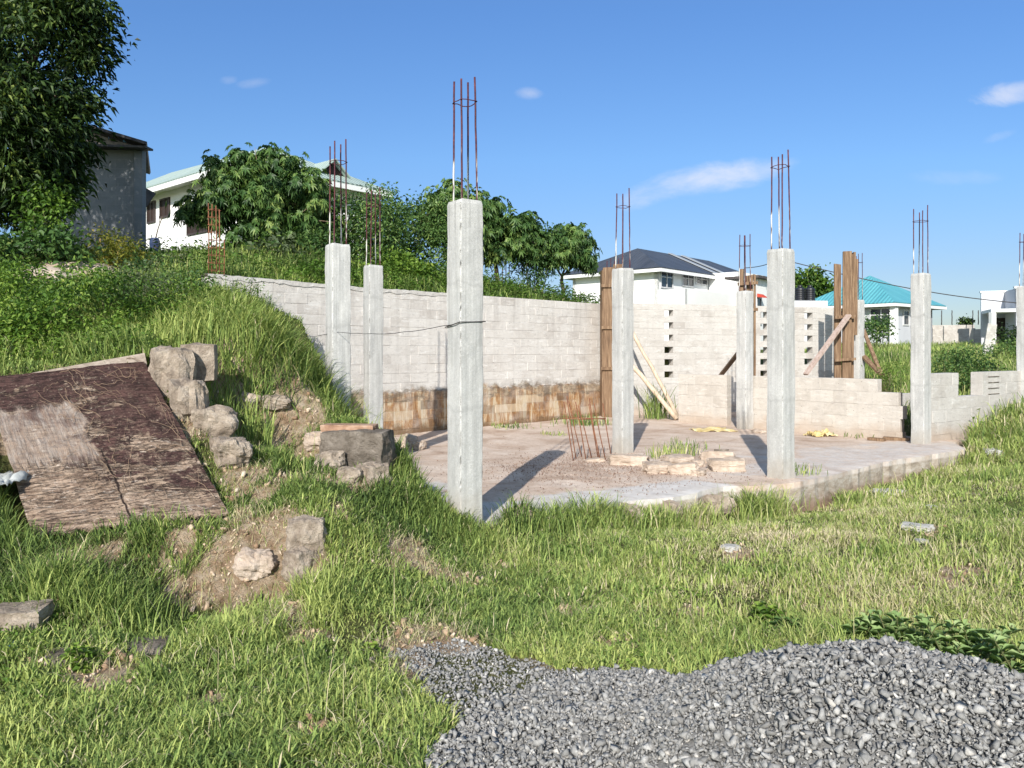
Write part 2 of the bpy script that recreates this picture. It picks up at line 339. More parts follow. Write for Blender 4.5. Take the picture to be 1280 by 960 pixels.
TP += [(-4,0,-.1),(0,0,-.1),(4,0,-.12),(0,-4,-.1),(-6,3,-.05),(7,3,-.1),(10,6,0),(14,9,.3),(-7.5,5,.35),(-8,7.5,1.5),(-9,10,2.2),
 (-3.8,13.7,2.58),(-2,15.4,2.58),(0,17.4,2.56),(1.2,18.6,2.5),(2.2,20.2,2.3),(5,21.6,1.3),(8.4,23,1.25),(-1,21,3.1),(0,23,3.2),(-5.5,18,3.5),(5,28,1.9),
 (9.6,17.5,.6),(9.8,19.5,.72),(11.5,17,.75),(12.5,20,.95),(10,15.5,.55),(11.5,13.5,.55),(14,16,.9),
 (23,48,1.75),(8,42,2.0),(30,50,1.8),(18,36,1.4),(14,27,1.1),(22,30,1.2),(28,36,1.5),(-9,27,4.7),(-14,31,5.3),(-16,24,4.9),(-20,40,6.2),(-16,14,3.6),
 (-60,60,9),(0,80,5),(60,80,3),(80,20,1.5),(60,-40,-.5),(-60,-40,0),(-60,10,5),(-160,200,14),(160,220,4),(0,240,6),(160,-160,-1),(-160,-160,0)]
TP = np.array(TP)
def _phi(r2): return r2 * np.log(np.maximum(r2, 1e-12)) * .5
_n = len(TP); _A = np.zeros((_n + 3, _n + 3)); _d2 = ((TP[:, None, :2] - TP[None, :, :2]) ** 2).sum(-1)
_A[:_n, :_n] = _phi(_d2) + np.eye(_n) * .006; _A[:_n, _n] = 1; _A[:_n, _n+1:] = TP[:, :2]; _A[_n, :_n] = 1; _A[_n+1:, :_n] = TP[:, :2].T
_W = np.linalg.solve(_A, np.concatenate([TP[:, 2], [0, 0, 0]]))
def tps(x, y):
    sh = np.shape(x); x = np.ravel(x); y = np.ravel(y); out = np.empty(len(x))
    for i in range(0, len(x), 20000):
        a = x[i:i+20000]; b = y[i:i+20000]
        r2 = (a[:, None] - TP[None, :, 0]) ** 2 + (b[:, None] - TP[None, :, 1]) ** 2
        out[i:i+20000] = _phi(r2) @ _W[:_n] + _W[_n] + _W[_n+1] * a + _W[_n+2] * b
    return out.reshape(sh)
BOARD_Z = [(-3.36,5.30),(-2.02,5.80),(-3.16,7.22),(-4.6,6.78)]
def H(x, y):
    x = np.asarray(x, float); y = np.asarray(y, float)
    z = tps(x, y) + (fbm(x * 1.3, y * 1.3, 3) - .5) * .10 + (fbm(x * 6, y * 6, 5) - .5) * .05
    bz = in_poly(x, y, BOARD_Z)
    if bz.any():
        s = np.clip(edge_dist(x, y, BOARD_Z) / .12, 0, 1); z = np.where(bz, z - .13 * s * s * (3 - 2 * s), z)
    ins = in_poly(x, y, HOUSE)
    if ins.any():
        s = np.clip(edge_dist(x, y, HOUSE) / .12, 0, 1); s = s * s * (3 - 2 * s)
        z = np.where(ins, z * (1 - s) + (-.2) * s, z)
    return z
def Hs(x, y): return float(H(np.array([x]), np.array([y]))[0])
def axis(lo, hi, a, b, fine, grow=1.13):
    m = list(np.arange(a, b + 1e-6, fine)); s = fine; q = a
    while q > lo: s *= grow; q -= s; m.insert(0, q)
    s = fine; q = b
    while q < hi: s *= grow; q += s; m.append(q)
    return np.array(m)
gx = axis(-900, 900, -7.5, 10.5, .075); gy = axis(-300, 1500, 2.4, 21.9, .075, 1.07)
XX, YY = np.meshgrid(gx, gy); ZZ = H(XX, YY)
far = np.hypot(XX, YY); k = np.clip((far - 130) / 120, 0, 1)
ZZ = ZZ * (1 - k) + 3.0 * k
nx, ny = len(gx), len(gy); idx = np.arange(nx * ny).reshape(ny, nx)
FQ = np.stack([idx[:-1, :-1], idx[:-1, 1:], idx[1:, 1:], idx[1:, :-1]], -1).reshape(-1, 4)
# bare soil spots seen in the photograph: (px, py, radius px), met on the terrain by marching along the sight line
def hit(px, py, lo=2.4, hi=30):
    d = np.arange(lo, hi, .03); x = (px - 640) / 1000 * d; z = CAMZ - (py - 440) / 1000 * d
    k = np.argmax(H(x, d) > z); return float(d[k])
BARE = [(305,468,48),(345,485,44),(290,505,42),(335,520,44),(270,480,34),(312,590,30),(300,560,26),(395,562,26),(375,515,30),(350,545,28),(362,602,24),(402,604,20),(330,625,20),(300,645,20),(440,610,16),(300,688,36),(258,708,30),(350,690,30),(382,722,18),(215,724,16),(225,655,16),(120,690,18),(72,702,14),(270,872,22),(370,930,28),(60,836,26),(130,842,20),(400,800,16),
 (930,690,22),(720,770,18),(1150,660,26),(985,628,26),(900,634,20),(1030,626,20),(820,646,14),(520,690,14),(525,800,42),(495,830,26),(570,815,20),(430,640,14),(240,600,10),(20,545,14),(860,760,10),(1060,640,12)]
BW = []
for px, py, r in BARE:
    d = hit(px, py); BW.append(((px - 640) / 1000 * d, d, max(.12, r / 1000 * d * 1.15)))
def bare(x, y):
    b = np.zeros(np.shape(x))
    wx = x + (fbm(x * 4, y * 4, 21) - .5) * .4; wy = y + (fbm(x * 4, y * 4, 31) - .5) * .5
    for cx, cy, r in BW: b = np.maximum(b, np.clip(1.35 - np.hypot(wx - cx, (wy - cy) * .75) / r, 0, 1))
    b = np.maximum(b, np.clip((fbm(x * 1.5 + 3, y * 1.5, 301) - .665) * 7, 0, .8) * (y < 9.5))
    return b
def board_zone(x, y): return in_poly(x, y, [(-3.27,5.40),(-2.08,5.90),(-3.22,7.15),(-4.5,6.7)])
BA = np.clip(bare(XX, YY) + np.clip((fbm(XX * .9, YY * .9, 41) - .62) * 5, 0, .5), 0, 1)
g = N('soil'); v = g.pos(); bt = g.attr('tint')
n1 = g.noise(v, 1.1, 8, .65, .4); n2 = g.noise(v, 9, 8, .7)
soil = g.ramp(n2, [(.26, (.22,.135,.08)), (.42, (.40,.275,.175)), (.56, (.55,.425,.30)), (.72, (.68,.57,.44))])
under = g.ramp(g.noise(v, 14, 8, .75), [(.3, (.06,.075,.025)), (.5, (.13,.14,.05)), (.7, (.27,.24,.12))])
c = g.mix(g.ramp(g.math('ADD', bt, g.math('MULTIPLY', g.math('SUBTRACT', n2, .5), .7)), [(.25, 0.0), (.6, 1.0)]), under, soil)
dist = g.n('VectorMath', operation='LENGTH'); g.l(v, dist.inputs[0])
farc = g.ramp(g.noise(v, .35, 8, .7), [(.3, (.06,.09,.022)), (.55, (.11,.145,.035)), (.75, (.19,.19,.07))])
c = g.mix(g.step(dist.outputs['Value'], 17, 30), c, farc)
h = g.math('ADD', g.math('MULTIPLY', g.noise(v, 11, 9, .75, .8), 1.5), g.math('MULTIPLY', g.noise(v, 90, 4, .8), .35))
soil_m = g.done(c, .95, g.bump(h, 1.0, .06), .1)
ground = fast_mesh('ground', np.stack([XX, YY, ZZ], -1).reshape(-1, 3), [FQ], soil_m, tint=BA.ravel(), smooth=True)
structure(ground)

# ------------------------------------------------------------------ floor slab of the unfinished house
SL = [(-.66,7.16), (-.30,7.02), (.05,7.6), (.45,7.72), (1.25,8.2), (1.7,8.38), (2.37,9.0), (2.8,9.05), (3.25,9.22), (3.7,9.62), (4.2,10.12), (5.1,11.0), (6.0,11.6), (7.05,12.4), (7.3,13.25), (9.0,14.6), (9.0,21.3),
      (8.6,21.3), (2.3,19.05), (-4.3,12.5), (-3.4,12.9), (-2.9,12.0), (-2.42,9.8)]
SE = []
for i, p in enumerate(SL):
    q = SL[(i + 1) % len(SL)]; n = max(1, int(math.hypot(q[0]-p[0], q[1]-p[1]) / .12))
    for k in range(n):
        t = k / n; x = p[0] + (q[0]-p[0]) * t; y = p[1] + (q[1]-p[1]) * t
        a = .016
        SE.append((x + rnd.uniform(-a, a), y + rnd.uniform(-a, a)))
nb = len(SE); pts = list(SE)
a, b = np.meshgrid(np.arange(-4.5, 9.3, .13), np.arange(7, 21.5, .13)); a = a.ravel() + rng.uniform(-.03, .03, a.size); b = b.ravel() + rng.uniform(-.03, .03, b.size)
ok = in_poly(a, b, SE) & (edge_dist(a, b, SE) > .07); pts += list(zip(a[ok], b[ok]))
vo, eo, fo, *_ = delaunay_2d_cdt([Vector(p) for p in pts], [], [list(range(nb))], 1, 1e-6)
sx = np.array([p.x for p in vo]); sy = np.array([p.y for p in vo]); sd = edge_dist(sx, sy, SE)
FRONT = [SL[0], (-.30,7.02), (.05,7.6), (1.25,8.2), (2.0,8.7)]
def seg_dist(x, y, pl):
    d = np.full(x.shape, 1e9)
    for (x0, y0), (x1, y1) in zip(pl, pl[1:]):
        t = np.clip(((x-x0)*(x1-x0) + (y-y0)*(y1-y0)) / ((x1-x0)**2 + (y1-y0)**2), 0, 1); d = np.minimum(d, np.hypot(x-x0-t*(x1-x0), y-y0-t*(y1-y0)))
    return d
gravel_red = np.clip(1.2 - np.hypot((sx - 1.0) / 1.5, (sy - 10.2) / 1.6), 0, 1)
sz = (fbm(sx * .7, sy * .7, 9) - .5) * .05 + (fbm(sx * 5, sy * 5, 12) - .5) * .016 + gravel_red * .05 * fbm(sx * 4, sy * 4, 2) - np.clip(.05 - sd, 0, .05) * .25
# pale cement strips along the front edge: real bare cement, not dust
pale = np.clip((.62 - seg_dist(sx, sy, FRONT)) * 5 + (fbm(sx * 2, sy * 2, 77) - .5) * 3, 0, 1)
pale = np.maximum(pale, np.clip((1.1 - seg_dist(sx, sy, [(3.6,9.9),(5.1,11.3),(6.8,12.5)])) * 1.6 + (fbm(sx * 2, sy * 2, 78) - .5) * 4, 0, .5))
pale = np.maximum(pale, np.clip((.8 - seg_dist(sx, sy, [(-2.2,10.4),(-.8,7.8)])) * 2 + (fbm(sx * 2, sy * 2, 79) - .5) * 3, 0, .7))
V = [(x, y, z) for x, y, z in zip(sx, sy, sz)]; F = [tuple(f) for f in fo]; T = list(pale)
n0 = len(V)
for i in range(nb):   # ragged skirt
    x, y = SE[i]; V.append((x + rnd.uniform(-.008, .008), y + rnd.uniform(-.008, .008), -.12 + rnd.uniform(-.02, .02))); T.append(.5)
for i in range(nb):
    x, y = SE[i]; V.append((x + rnd.uniform(-.015, .015), y + rnd.uniform(-.015, .015), -.55)); T.append(.3)
near = {}
for i in range(nb):
    j = (i + 1) % nb; F.append((i, n0 + i, n0 + j, j)); F.append((n0 + i, n0 + nb + i, n0 + nb + j, n0 + j))
mb = MB(); mb.v = V; mb.f = F; mb.t = T; mb.m = [0] * len(F)
g = N('dusty_slab'); v = g.pos(); bt = g.attr('tint'); z = g.xyz(v)[2]
n1 = g.noise(v, 1.3, 8, .65, .6); n2 = g.noise(v, 24, 6, .75)
dust = g.ramp(n1, [(.28, (.36,.255,.185)), (.46, (.54,.425,.34)), (.7, (.69,.59,.50))])
dust = g.mix(g.ramp(g.noise(v, .8, 6, .7, 1.0), [(.52, 0.0), (.68, .6)]), dust, (.30,.19,.125))
dust = g.mix(g.ramp(n2, [(.3, .45), (.55, 0.0)]), dust, (.30,.205,.15))
cem = g.ramp(g.noise(v, 5, 8, .7), [(.3, (.44,.40,.365)), (.55, (.58,.545,.51)), (.75, (.66,.63,.60))])
c = g.mix(g.ramp(g.math('ADD', bt, g.math('MULTIPLY', g.math('SUBTRACT', g.noise(v, 7, 6, .7), .5), .8)), [(.3, 0.0), (.65, 1.0)]), dust, cem)
side = g.ramp(g.noise(g.map(v, (2, 2, 5)), 2.5, 7, .7), [(.3, (.20,.16,.12)), (.5, (.38,.325,.265)), (.7, (.54,.50,.45))])
c = g.mix(g.step(z, -.06, -.09), c, side)
c = g.mix(g.math('MULTIPLY', g.step(z, -.15, -.35), .7), c, (.22,.13,.08))
slab_m = g.done(c, .95, g.bump(g.math('ADD', g.noise(v, 60, 8, .8), n2), .6, .012), .12)
slab = structure(mb.build('floor_slab', slab_m, tint=True))
# ------------------------------------------------------------------ concrete columns with starter bars
ROT = math.radians(34)
AX = Vector((math.cos(ROT), math.sin(ROT), 0)); AY = Vector((-math.sin(ROT), math.cos(ROT), 0))
def column(px, d, ytop, barh, label, base=-.15, size=.235, seam=.006, bars=4, ring=.80, seed=0):
    c = P(px, ytop, d); x, y, zt = c
    r = random.Random(seed + int(px))
    t = thing('concrete_column', label, 'column', (x, y, 0), 'bare concrete columns of the unfinished house')
    m = MB(); n = int((zt - base) / .035); q = size / 2; m2 = 5
    ring0 = []
    for sgn, (ux, uy), (tx, ty) in ((0,(1,-1),(0,1)), (0,(1,1),(-1,0)), (0,(-1,1),(0,-1)), (0,(-1,-1),(1,0))):
        for k in range(m2): fr_ = (0, .045, .35, .65, .955)[k]; ring0.append((ux + tx * 2 * fr_, uy + ty * 2 * fr_, k == 0))
    R = len(ring0); off = Vector((r.uniform(0, 99), r.uniform(0, 99), 0))
    vs = []; tn = []
    for i in range(n + 1):
        z = base + (zt - base) * i / n
        top = max(0, 1 - (zt - z) / .03) * .008
        for (u, w, cor) in ring0:
            s = q - top
            if cor:
                ch = .005 + seam * 1.9 * max(0, mnoise.noise(Vector((u * 3, w * 3, z * 6)) + off)) + seam * 1.5 * max(0, mnoise.noise(Vector((u * 3, w * 3, z * 29)) + off)) + (seam * 1.6 if r.random() < .07 else 0)
                s -= ch
            p = AX * (u * s) + AY * (w * s)
            dn = mnoise.noise(Vector((u * 1.5, w * 1.5, z * 2.2)) + off) * .008 + mnoise.noise(Vector((u * 6, w * 6, z * 9)) + off) * .004
            p = p * (1 + dn / q)
            vs.append((x + p.x, y + p.y, z + (r.uniform(-.006, .004) if i == n else 0))); tn.append(1.0 if cor else 0.0)
    fs = []
    for i in range(n):
        for k in range(R):
            j = (k + 1) % R; fs.append((i*R+k, i*R+j, (i+1)*R+j, (i+1)*R+k))
    fs.append(tuple(n * R + k for k in range(R))); m.add(vs, fs); m.t = tn
    m.build('shaft', MT['column'], t, tint=True)
    hz = zt + barh; cor = []
    for k, (u, w) in enumerate(((1,-1), (1,1), (-1,1), (-1,-1))[:bars]):
        b = MB(); o = AX * u * .076 + AY * w * .076; lean = Vector((r.uniform(-.012, .012), r.uniform(-.012, .012), 0)); hh = barh * r.uniform(.95, 1.0) + (.05 if k == 0 else 0)
        pts = []
        for i in range(9):
            s = i / 8; p = Vector((x, y, zt - .05)) + o * (1 - .12 * s) + lean * s + Vector((r.uniform(-.002, .002), r.uniform(-.002, .002), (hh + .05) * s)); pts.append(p)
        cor.append(pts[int(ring * 8)])
        b.tube(pts, .0085, 6); b.build('rebar', MT['rebar'], t, True)
    b = MB(); zr = zt + barh * ring; ptsr = []
    for k in range(bars):
        p0 = cor[k]; p1 = cor[(k + 1) % bars]
        for s in (0, .33, .66): 
            mid = p0.lerp(p1, s); ce = Vector((x, y, 0)); out = Vector((mid.x - x, mid.y - y, 0)); mid = mid + out.normalized() * (.014 if s == 0 else .018)
            ptsr.append(Vector((mid.x, mid.y, zr + r.uniform(-.008, .008))))
    ptsr.append(ptsr[0]); b.tube(ptsr, .0045, 5); b.build('stirrup', MT['rebar'], t, True)
    return t
column(422.5, 9.7, 306, 1.25, 'squat grey concrete column half buried by the grassy mound, left of a shorter column')
column(466.5, 11.9, 332, 1.12, 'slim concrete column rising behind the brick-topped rubble stump', size=.225)
column(581.5, 7.1, 252, 1.10, 'tallest looking concrete column with chipped corner seam and a wire tied round it', base=-.35, seam=.010, seed=3)
column(778.5, 12.0, 336, 1.16, 'concrete column beside the bundle of thin rusty bars, wooden poles behind it')
column(931, 15.75, 364, 1.12, 'thin concrete column standing between two pieces of low wall', size=.235)
column(976, 9.55, 312, 1.15, 'concrete column on the exposed earth edge of the slab, its dark shadow to its left', base=-.55, size=.235, ring=.86)
column(1151, 13.0, 342, 1.06, 'concrete column at the doorway end of the low wall with hollow side', size=.225)
column(1282, 15.2, 358, 1.05, 'concrete column cut by the right edge of the photo', size=.23)
column(1072, 19.2, 375, 1.12, 'whitish concrete column next to the tall timber formwork boards', size=.225)

# ------------------------------------------------------------------ block walls
def blockwall(mb, p0, p1, z0, courses, ch=.225, bl=.45, th=.18, holes=(), proud=lambda i: 0, topj=.0, seed=0, ends=(0, 0)):
    """p0-p1 is the line of the visible face; the wall lies behind it. holes: (t0, t1, z0, z1) in metres"""
    r = random.Random(seed); p0 = Vector((*p0, 0)); p1 = Vector((*p1, 0)); L = (p1 - p0).length; u = (p1 - p0) / L; nrm = Vector((u.y, -u.x, 0))
    def blk(a, b, za, zb, pr):
        mb.tint = min(1, max(0, r.gauss(.55, .2))); f = pr + r.uniform(-.004, .004); g_ = r.uniform(.0005, .0035); e = .004
        ring = []
        for (s, inset) in ((f - .0035, 0), (f, e)):
            for (t, z) in ((a + g_ + inset, za + g_ + inset), (b - g_ - inset, za + g_ + inset), (b - g_ - inset, zb - g_ - inset), (a + g_ + inset, zb - g_ - inset)):
                ring.append(p0 + u * (t + r.uniform(-.002, .002)) + nrm * s + Vector((0, 0, z + r.uniform(-.002, .002))))
        bk = [p0 + u * t + nrm * (-th + r.uniform(-.004, .004)) + Vector((0, 0, z)) for (t, z) in ((a + g_, za + g_), (b - g_, za + g_), (b - g_, zb - g_), (a + g_, zb - g_))]
        vs = bk + ring
        fs = [(0, 3, 2, 1)] + [(i, (i+1)%4, 4+(i+1)%4, 4+i) for i in range(4)] + [(4+i, 4+(i+1)%4, 8+(i+1)%4, 8+i) for i in range(4)] + [(8, 9, 10, 11)]
        mb.add(vs, fs)
    def core(a, b, za, zb, pr):
        mb.tint = .7; f = pr - .003; bk = -th + .012
        mb.hexa([p0 + u*t + nrm*s + Vector((0,0,z)) for z in (za + .0007, zb - .0007) for (t, s) in ((a, f), (b, f), (b, bk), (a, bk))])
    z = z0
    for i in range(courses if isinstance(courses, int) else len(courses)):
        a, b = (0, L) if isinstance(courses, int) else courses[i]
        iv = [(a, b)]
        za, zb = z, z + ch
        for (h0, h1, hz0, hz1) in holes:
            if hz0 < zb - .03 and hz1 > za + .03:
                nv = []
                for (s, e) in iv:
                    if h1 <= s or h0 >= e: nv.append((s, e))
                    else:
                        if h0 - s > .02: nv.append((s, h0))
                        if e - h1 > .02: nv.append((h1, e))
                iv = nv
        off = (i % 2) * bl / 2 + r.uniform(-.03, .03); pr = proud(i)
        for (s, e) in iv:
            core(s + .003, e - .003, za, zb, pr)
            t = s; nxt = math.floor((s + off) / bl + 1) * bl - off
            while t < e - 1e-4:
                q = min(e, nxt)
                if e - q < .08: q = e
                blk(t, q, za, zb - (r.uniform(0, topj) if topj and i == (courses if isinstance(courses, int) else len(courses)) - 1 else 0), pr)
                t = q; nxt = q + bl
        z = zb
    return u, nrm, L
LW0, LW1 = (-4.62, 12.14), (2.22, 19.12)
RW0, RW1 = (2.30, 19.0), (8.62, 21.2)
t = MB(); blockwall(t, LW0, LW1, -.1, 16, ch=.1715, bl=.43, th=.24, proud=lambda i: .06 if i < 5 else 0, topj=.02, seed=1)
# rough mortar lip on the plinth step
u = (Vector((*LW1, 0)) - Vector((*LW0, 0))).normalized(); nn = Vector((u.y, -u.x, 0)); L = (Vector((*LW1, 0)) - Vector((*LW0, 0))).length
pp = []
for i in range(160):
    pp.append(Vector((*LW0, 0)) + u * (L * i / 159) + nn * (.024 + rnd.uniform(-.012, .012)) + Vector((0, 0, .762 + rnd.uniform(-.012, .012))))
t.tint = .2; t.tube(pp, [rnd.uniform(.014, .034) for _ in pp], 6)
wl = thing('block_wall', 'long retaining wall of pale blocks with dark and rust stained foot', 'wall', (*LW0, 0))
t.build('blockwork', MT['wall_stain'], wl, tint=True)
t = MB(); t.tint = .7
vs = []                         # smeared mortar cap over the left end of the wall
for i in range(60):
    s = L * (i / 59) * .55; z = 2.643 + .05 * max(0, 1 - s / 2.6) + rnd.uniform(-.008, .008)
    o = Vector((*LW0, 0)) + u * s
    for k, (q, dz) in enumerate(((.012, -.05), (.006, 0), (-.09, .014), (-.236, 0), (-.245, -.05))): vs.append(o + nn * (q + rnd.uniform(-.004, .004)) + Vector((0, 0, z + dz + (rnd.uniform(-.03, .01) if k in (0, 4) else 0))))
t.add(vs, [(i*5+k, i*5+k+1, (i+1)*5+k+1, (i+1)*5+k) for i in range(59) for k in range(4)])
t.build('mortar_cap', MT['wall'], wl, tint=True)
# wall with ventilation slots
def vents(tc, zs, w=.24, h=.10): return [(tc - w/2, tc + w/2, z - h/2, z + h/2) for z in zs]
RL = math.hypot(RW1[0]-RW0[0], RW1[1]-RW0[1])
ZR = [2.45, 2.15, 1.85, 1.55, 1.25, .95]
holes = vents(.2426 * RL, ZR) + vents(.862 * RL, ZR[:5], .26) + vents(.657 * RL, ZR, .24)
t = MB(); blockwall(t, RW0, RW1, -.025, 18, ch=.15, bl=.42, th=.22, holes=holes, topj=.02, seed=2)
wr = thing('block_wall', 'pale block wall pierced by ladders of ventilation slots below the white house', 'wall', (*RW0, 0))
t.build('blockwork', MT['wall'], wr, tint=True)
# half-height partition walls
def lowwall(name, label, p0, p1, courses, z0=-.08, ch=.222, seed=0, th=.15):
    t = MB(); blockwall(t, p0, p1, z0, courses, ch=ch, th=th, seed=seed, topj=.012)
    o = thing(name, label, 'wall', (*p0, 0)); t.build('blockwork', MT['wall_low'], o, tint=True); return o
a0, a1 = Vector((3.58, 17.2)), Vector((6.58, 13.5)); dv = (a1 - a0).normalized(); LA = (a1 - a0).length
lowwall('partition_wall', 'waist-high piece of block wall left of the thin column', a0, a0 + dv * 1.24, 5, seed=5)
b0 = a0 + dv * 1.52; LB = LA - 1.52
lowwall('partition_wall', 'waist-high block wall with a broken stepped end beside the doorway', b0, b0 + dv * LB, [(0, LB), (0, LB - .03), (0, LB + .02), (0, LB - .06), (0, LB - .42)], seed=6)
c0, c1 = Vector((6.76, 13.1)), Vector((9.72, 15.22)); cd = (c1 - c0).normalized(); LC = (c1 - c0).length; w0, w1 = .311 * LC, .552 * LC
t = MB(); blockwall(t, c0, c1, -.3, 7, ch=.206, th=.2, holes=[(w0, w1, .70, 1.3)], seed=7, topj=.012)
o = thing('partition_wall', 'low block wall with a window gap on the grassy side of the plot', 'wall', (c0.x, c0.y, 0)); t.build('blockwork', MT['wall'], o, tint=True)
# dark open bed joints
t = MB()
nC = Vector((cd.y, -cd.x, 0))
for k in range(4):
    s0 = w1 + .22; p = Vector((c0.x, c0.y, 0)) + Vector((cd.x, cd.y, 0)) * s0 + nC * .0; z = .74 + k * .105
    t.beam(p + Vector((0, 0, z)) + nC * .003, p + Vector((cd.x, cd.y, 0)) * .42 + nC * .003 + Vector((0, 0, z)), .012, .014)
t.build('open_joint', MT['conc_dark'], o)
# toothed edge of the doorway jamb
t = MB()
for k in range(16):
    p = Vector((c0.x, c0.y, 0)) + Vector((cd.x, cd.y, 0)) * (.10 + rnd.uniform(0, .015)) + nC * .004; z = .05 + k * .066
    t.beam(p + Vector((0, 0, z)), p + Vector((cd.x, cd.y, 0)) * rnd.uniform(.03, .07) + Vector((0, 0, z + rnd.uniform(-.01, .01))), .012, .02)
t.build('broken_edge', MT['conc_dark'], o)

# a further stub of wall seen through the doorway
t = MB(); blockwall(t, (7.35, 15.2), (8.3, 15.9), -.2, [(0, 1.1), (0, 1.1), (0, .9), (0, .55)], th=.15, seed=9)
o = thing('wall_stub', 'broken stub of block wall beyond the doorway', 'wall', (7.35, 15.2, 0)); t.build('blockwork', MT['wall'], o, tint=True)

# ------------------------------------------------------------------ timber formwork and props
def board(mb, px0, px1, d, ytop, zb, th=.03, tilt=0, rz=0):
    a = P(px0, ytop, d); b = P(px1, ytop, d); w = (b - a).length; c = (a + b) / 2
    mb.hexa([(c.x + sx * w / 2 * math.cos(rz) - sy * th / 2 * math.sin(rz) + tl, c.y + sx * w / 2 * math.sin(rz) + sy * th / 2 * math.cos(rz), z + rnd.uniform(-.015, .015)) for (z, tl) in ((zb, 0), (a.z, tilt)) for (sx, sy) in ((-1,-1), (1,-1), (1,1), (-1,1))])
o = thing('column_formwork', 'brown timber formwork against the block wall, partly hidden by a concrete column', 'formwork', (2.35, 18.55, 0), 'timber column moulds')
for (p0_, p1_, d, yt, k) in ((752.5, 765, 18.4, 334, 0), (765.5, 777, 18.42, 331, 0)):
    m = MB(); board(m, p0_, p1_, d, yt, .0, .035, .02); m.build('board', MT['wood'], o)
for (xx, yy) in ((2.09, 18.66), (2.56, 18.66)):
    m = MB(); m.box((xx, yy, 1.7), (.03, .4, 3.38)); m.build('board', MT['wood'], o)
for z in (2.06, 1.12, 3.02):
    m = MB(); m.box((2.32, 18.36, z), (.54, .05, .07), .02); m.build('cleat', MT['wood'], o)
for k in range(4):
    m = MB(); x = 2.2 + .09 * k; m.tube([(x, 18.62, 2.9), (x + .01, 18.6, 3.62 + .06 * (k % 2))], .009); m.build('rebar', MT['rebar'], o)
o = thing('column_formwork', 'orange-brown boards standing behind the thin column between the low walls', 'formwork', (4.82, 16.1, 0), 'timber column moulds')
for (p0_, p1_, d, yt) in ((924, 932, 16.06, 336), (933, 941, 16.1, 344), (942, 944.5, 15.98, 343)):
    m = MB(); board(m, p0_, p1_, d, yt, .0, .035); m.build('board', MT['wood'], o)
for z in (2.86, 2.33): 
    m = MB(); m.beam((4.52, 16.02, z), (4.9, 15.94, z + .02), .05, .06); m.build('cleat', MT['wood'], o)
o = thing('column_formwork', 'tallest timber formwork boards beside the whitish column, held by a brace', 'formwork', (8.0, 18.95, 0), 'timber column moulds')
for (p0_, p1_, d, yt, rz) in ((1043, 1051.5, 18.8, 330, 0), (1052.5, 1063.5, 18.7, 314.5, 0)):
    m = MB(); board(m, p0_, p1_, d, yt, .0, .035, -.01 if p0_ < 1050 else .02, rz); m.build('board', MT['wood'], o)
for (xa, ya, yt, ztop) in ((8.02, 18.9, 0, 3.8), (8.09, 18.98, 0, 3.86), (8.16, 19.02, 0, 3.7)):
    m = MB(); m.beam((xa, ya, 1.9 if xa > 8.05 else .0), (xa + .02, ya, ztop), .05, .22); m.build('board', MT['wood'], o)
for z in (2.31, 1.31):
    m = MB(); m.beam((7.52, 18.64, z), (8.0, 18.62, z + .03), .05, .06); m.build('cleat', MT['wood'], o)
def prop(name, label, a, b, w, h, mat, cat='timber', group='timber props'):
    o = thing(name, label, cat, (a[0], a[1], a[2]), group); m = MB()
    a = Vector(a); b = Vector(b); n = 8; d = (b - a)
    if h == 0: m.tube([a + d * i / n + Vector((rnd.uniform(-.012, .012), 0, rnd.uniform(-.012, .012))) for i in range(n + 1)], [w * rnd.uniform(.9, 1.05) for _ in range(n + 1)], 8); m.build('pole', mat, o, True)
    else: m.beam(a, b, w, h, j=.004); m.build('plank', mat, o)
    return o
prop('wooden_pole', 'upper pale pole leaning over the floor, its foot by the low wall', (3.70, 17.75, .02), (2.55, 18.3, 2.35), .045, 0, MT['wood_pale'])
prop('wooden_pole', 'lower and thicker of the two pale poles leaning behind the column', (3.62, 17.55, .03), (2.45, 18.25, 1.55), .055, 0, MT['wood_pale'])
prop('timber_brace', 'short grey-brown brace sticking up between low wall and thin column', (5.05, 19.6, .85), (4.55, 15.98, 1.52), .09, .05, MT['wood'])
prop('timber_brace', 'long pinkish brace leaning against the tallest formwork', P(1007, 468, 17.9), P(1061, 394, 18.5), .13, .05, MT['wood_pink'])
prop('timber_brace', 'steep thin brace on the grassy side of the whitish column', P(1079, 412, 19.3), P(1102, 470, 18.6), .09, .04, MT['wood'])
prop('timber_brace', 'lower slanting brace on the grassy side of the whitish column', P(1078, 444, 19.2), P(1102, 468, 18.5), .14, .05, MT['wood'])

# ------------------------------------------------------------------ steel that stands by itself
o = thing('starter_bars', 'bundle of thin rusty bars tied by one cross bar on the red gravel floor', 'rebar', (1.15, 11.2, 0))
for k in range(9):
    pb = P(716 + 6.1 * k + rnd.uniform(-2, 2), 578 - 4 * (k % 3), 10.9 + .25 * (k % 3)); pb.z = -.02
    pt = pb + Vector((-.10 - rnd.uniform(0, .10), .12, .86 + rnd.uniform(-.09, .08)))
    m = MB(); m.tube([pb, pb.lerp(pt, .5) + Vector((rnd.uniform(-.015, .015), 0, 0)), pt], .0075, 5); m.build('bar', MT['rust'], o, True)
m = MB(); m.tube([P(704, 523, 10.75), P(730, 524, 10.75), P(757, 523, 10.8)], .007, 5); m.build('cross_bar', MT['rust'], o, True)
m = MB(); m.tube([P(706, 521, 11.4), P(756, 524, 11.4)], .006, 5); m.build('cross_bar', MT['rust'], o, True)
o = thing('rebar_cage', 'rusty ladder of reinforcing bars at the rounded left end of the long wall', 'rebar', (-4.5, 12.25, 2.6))
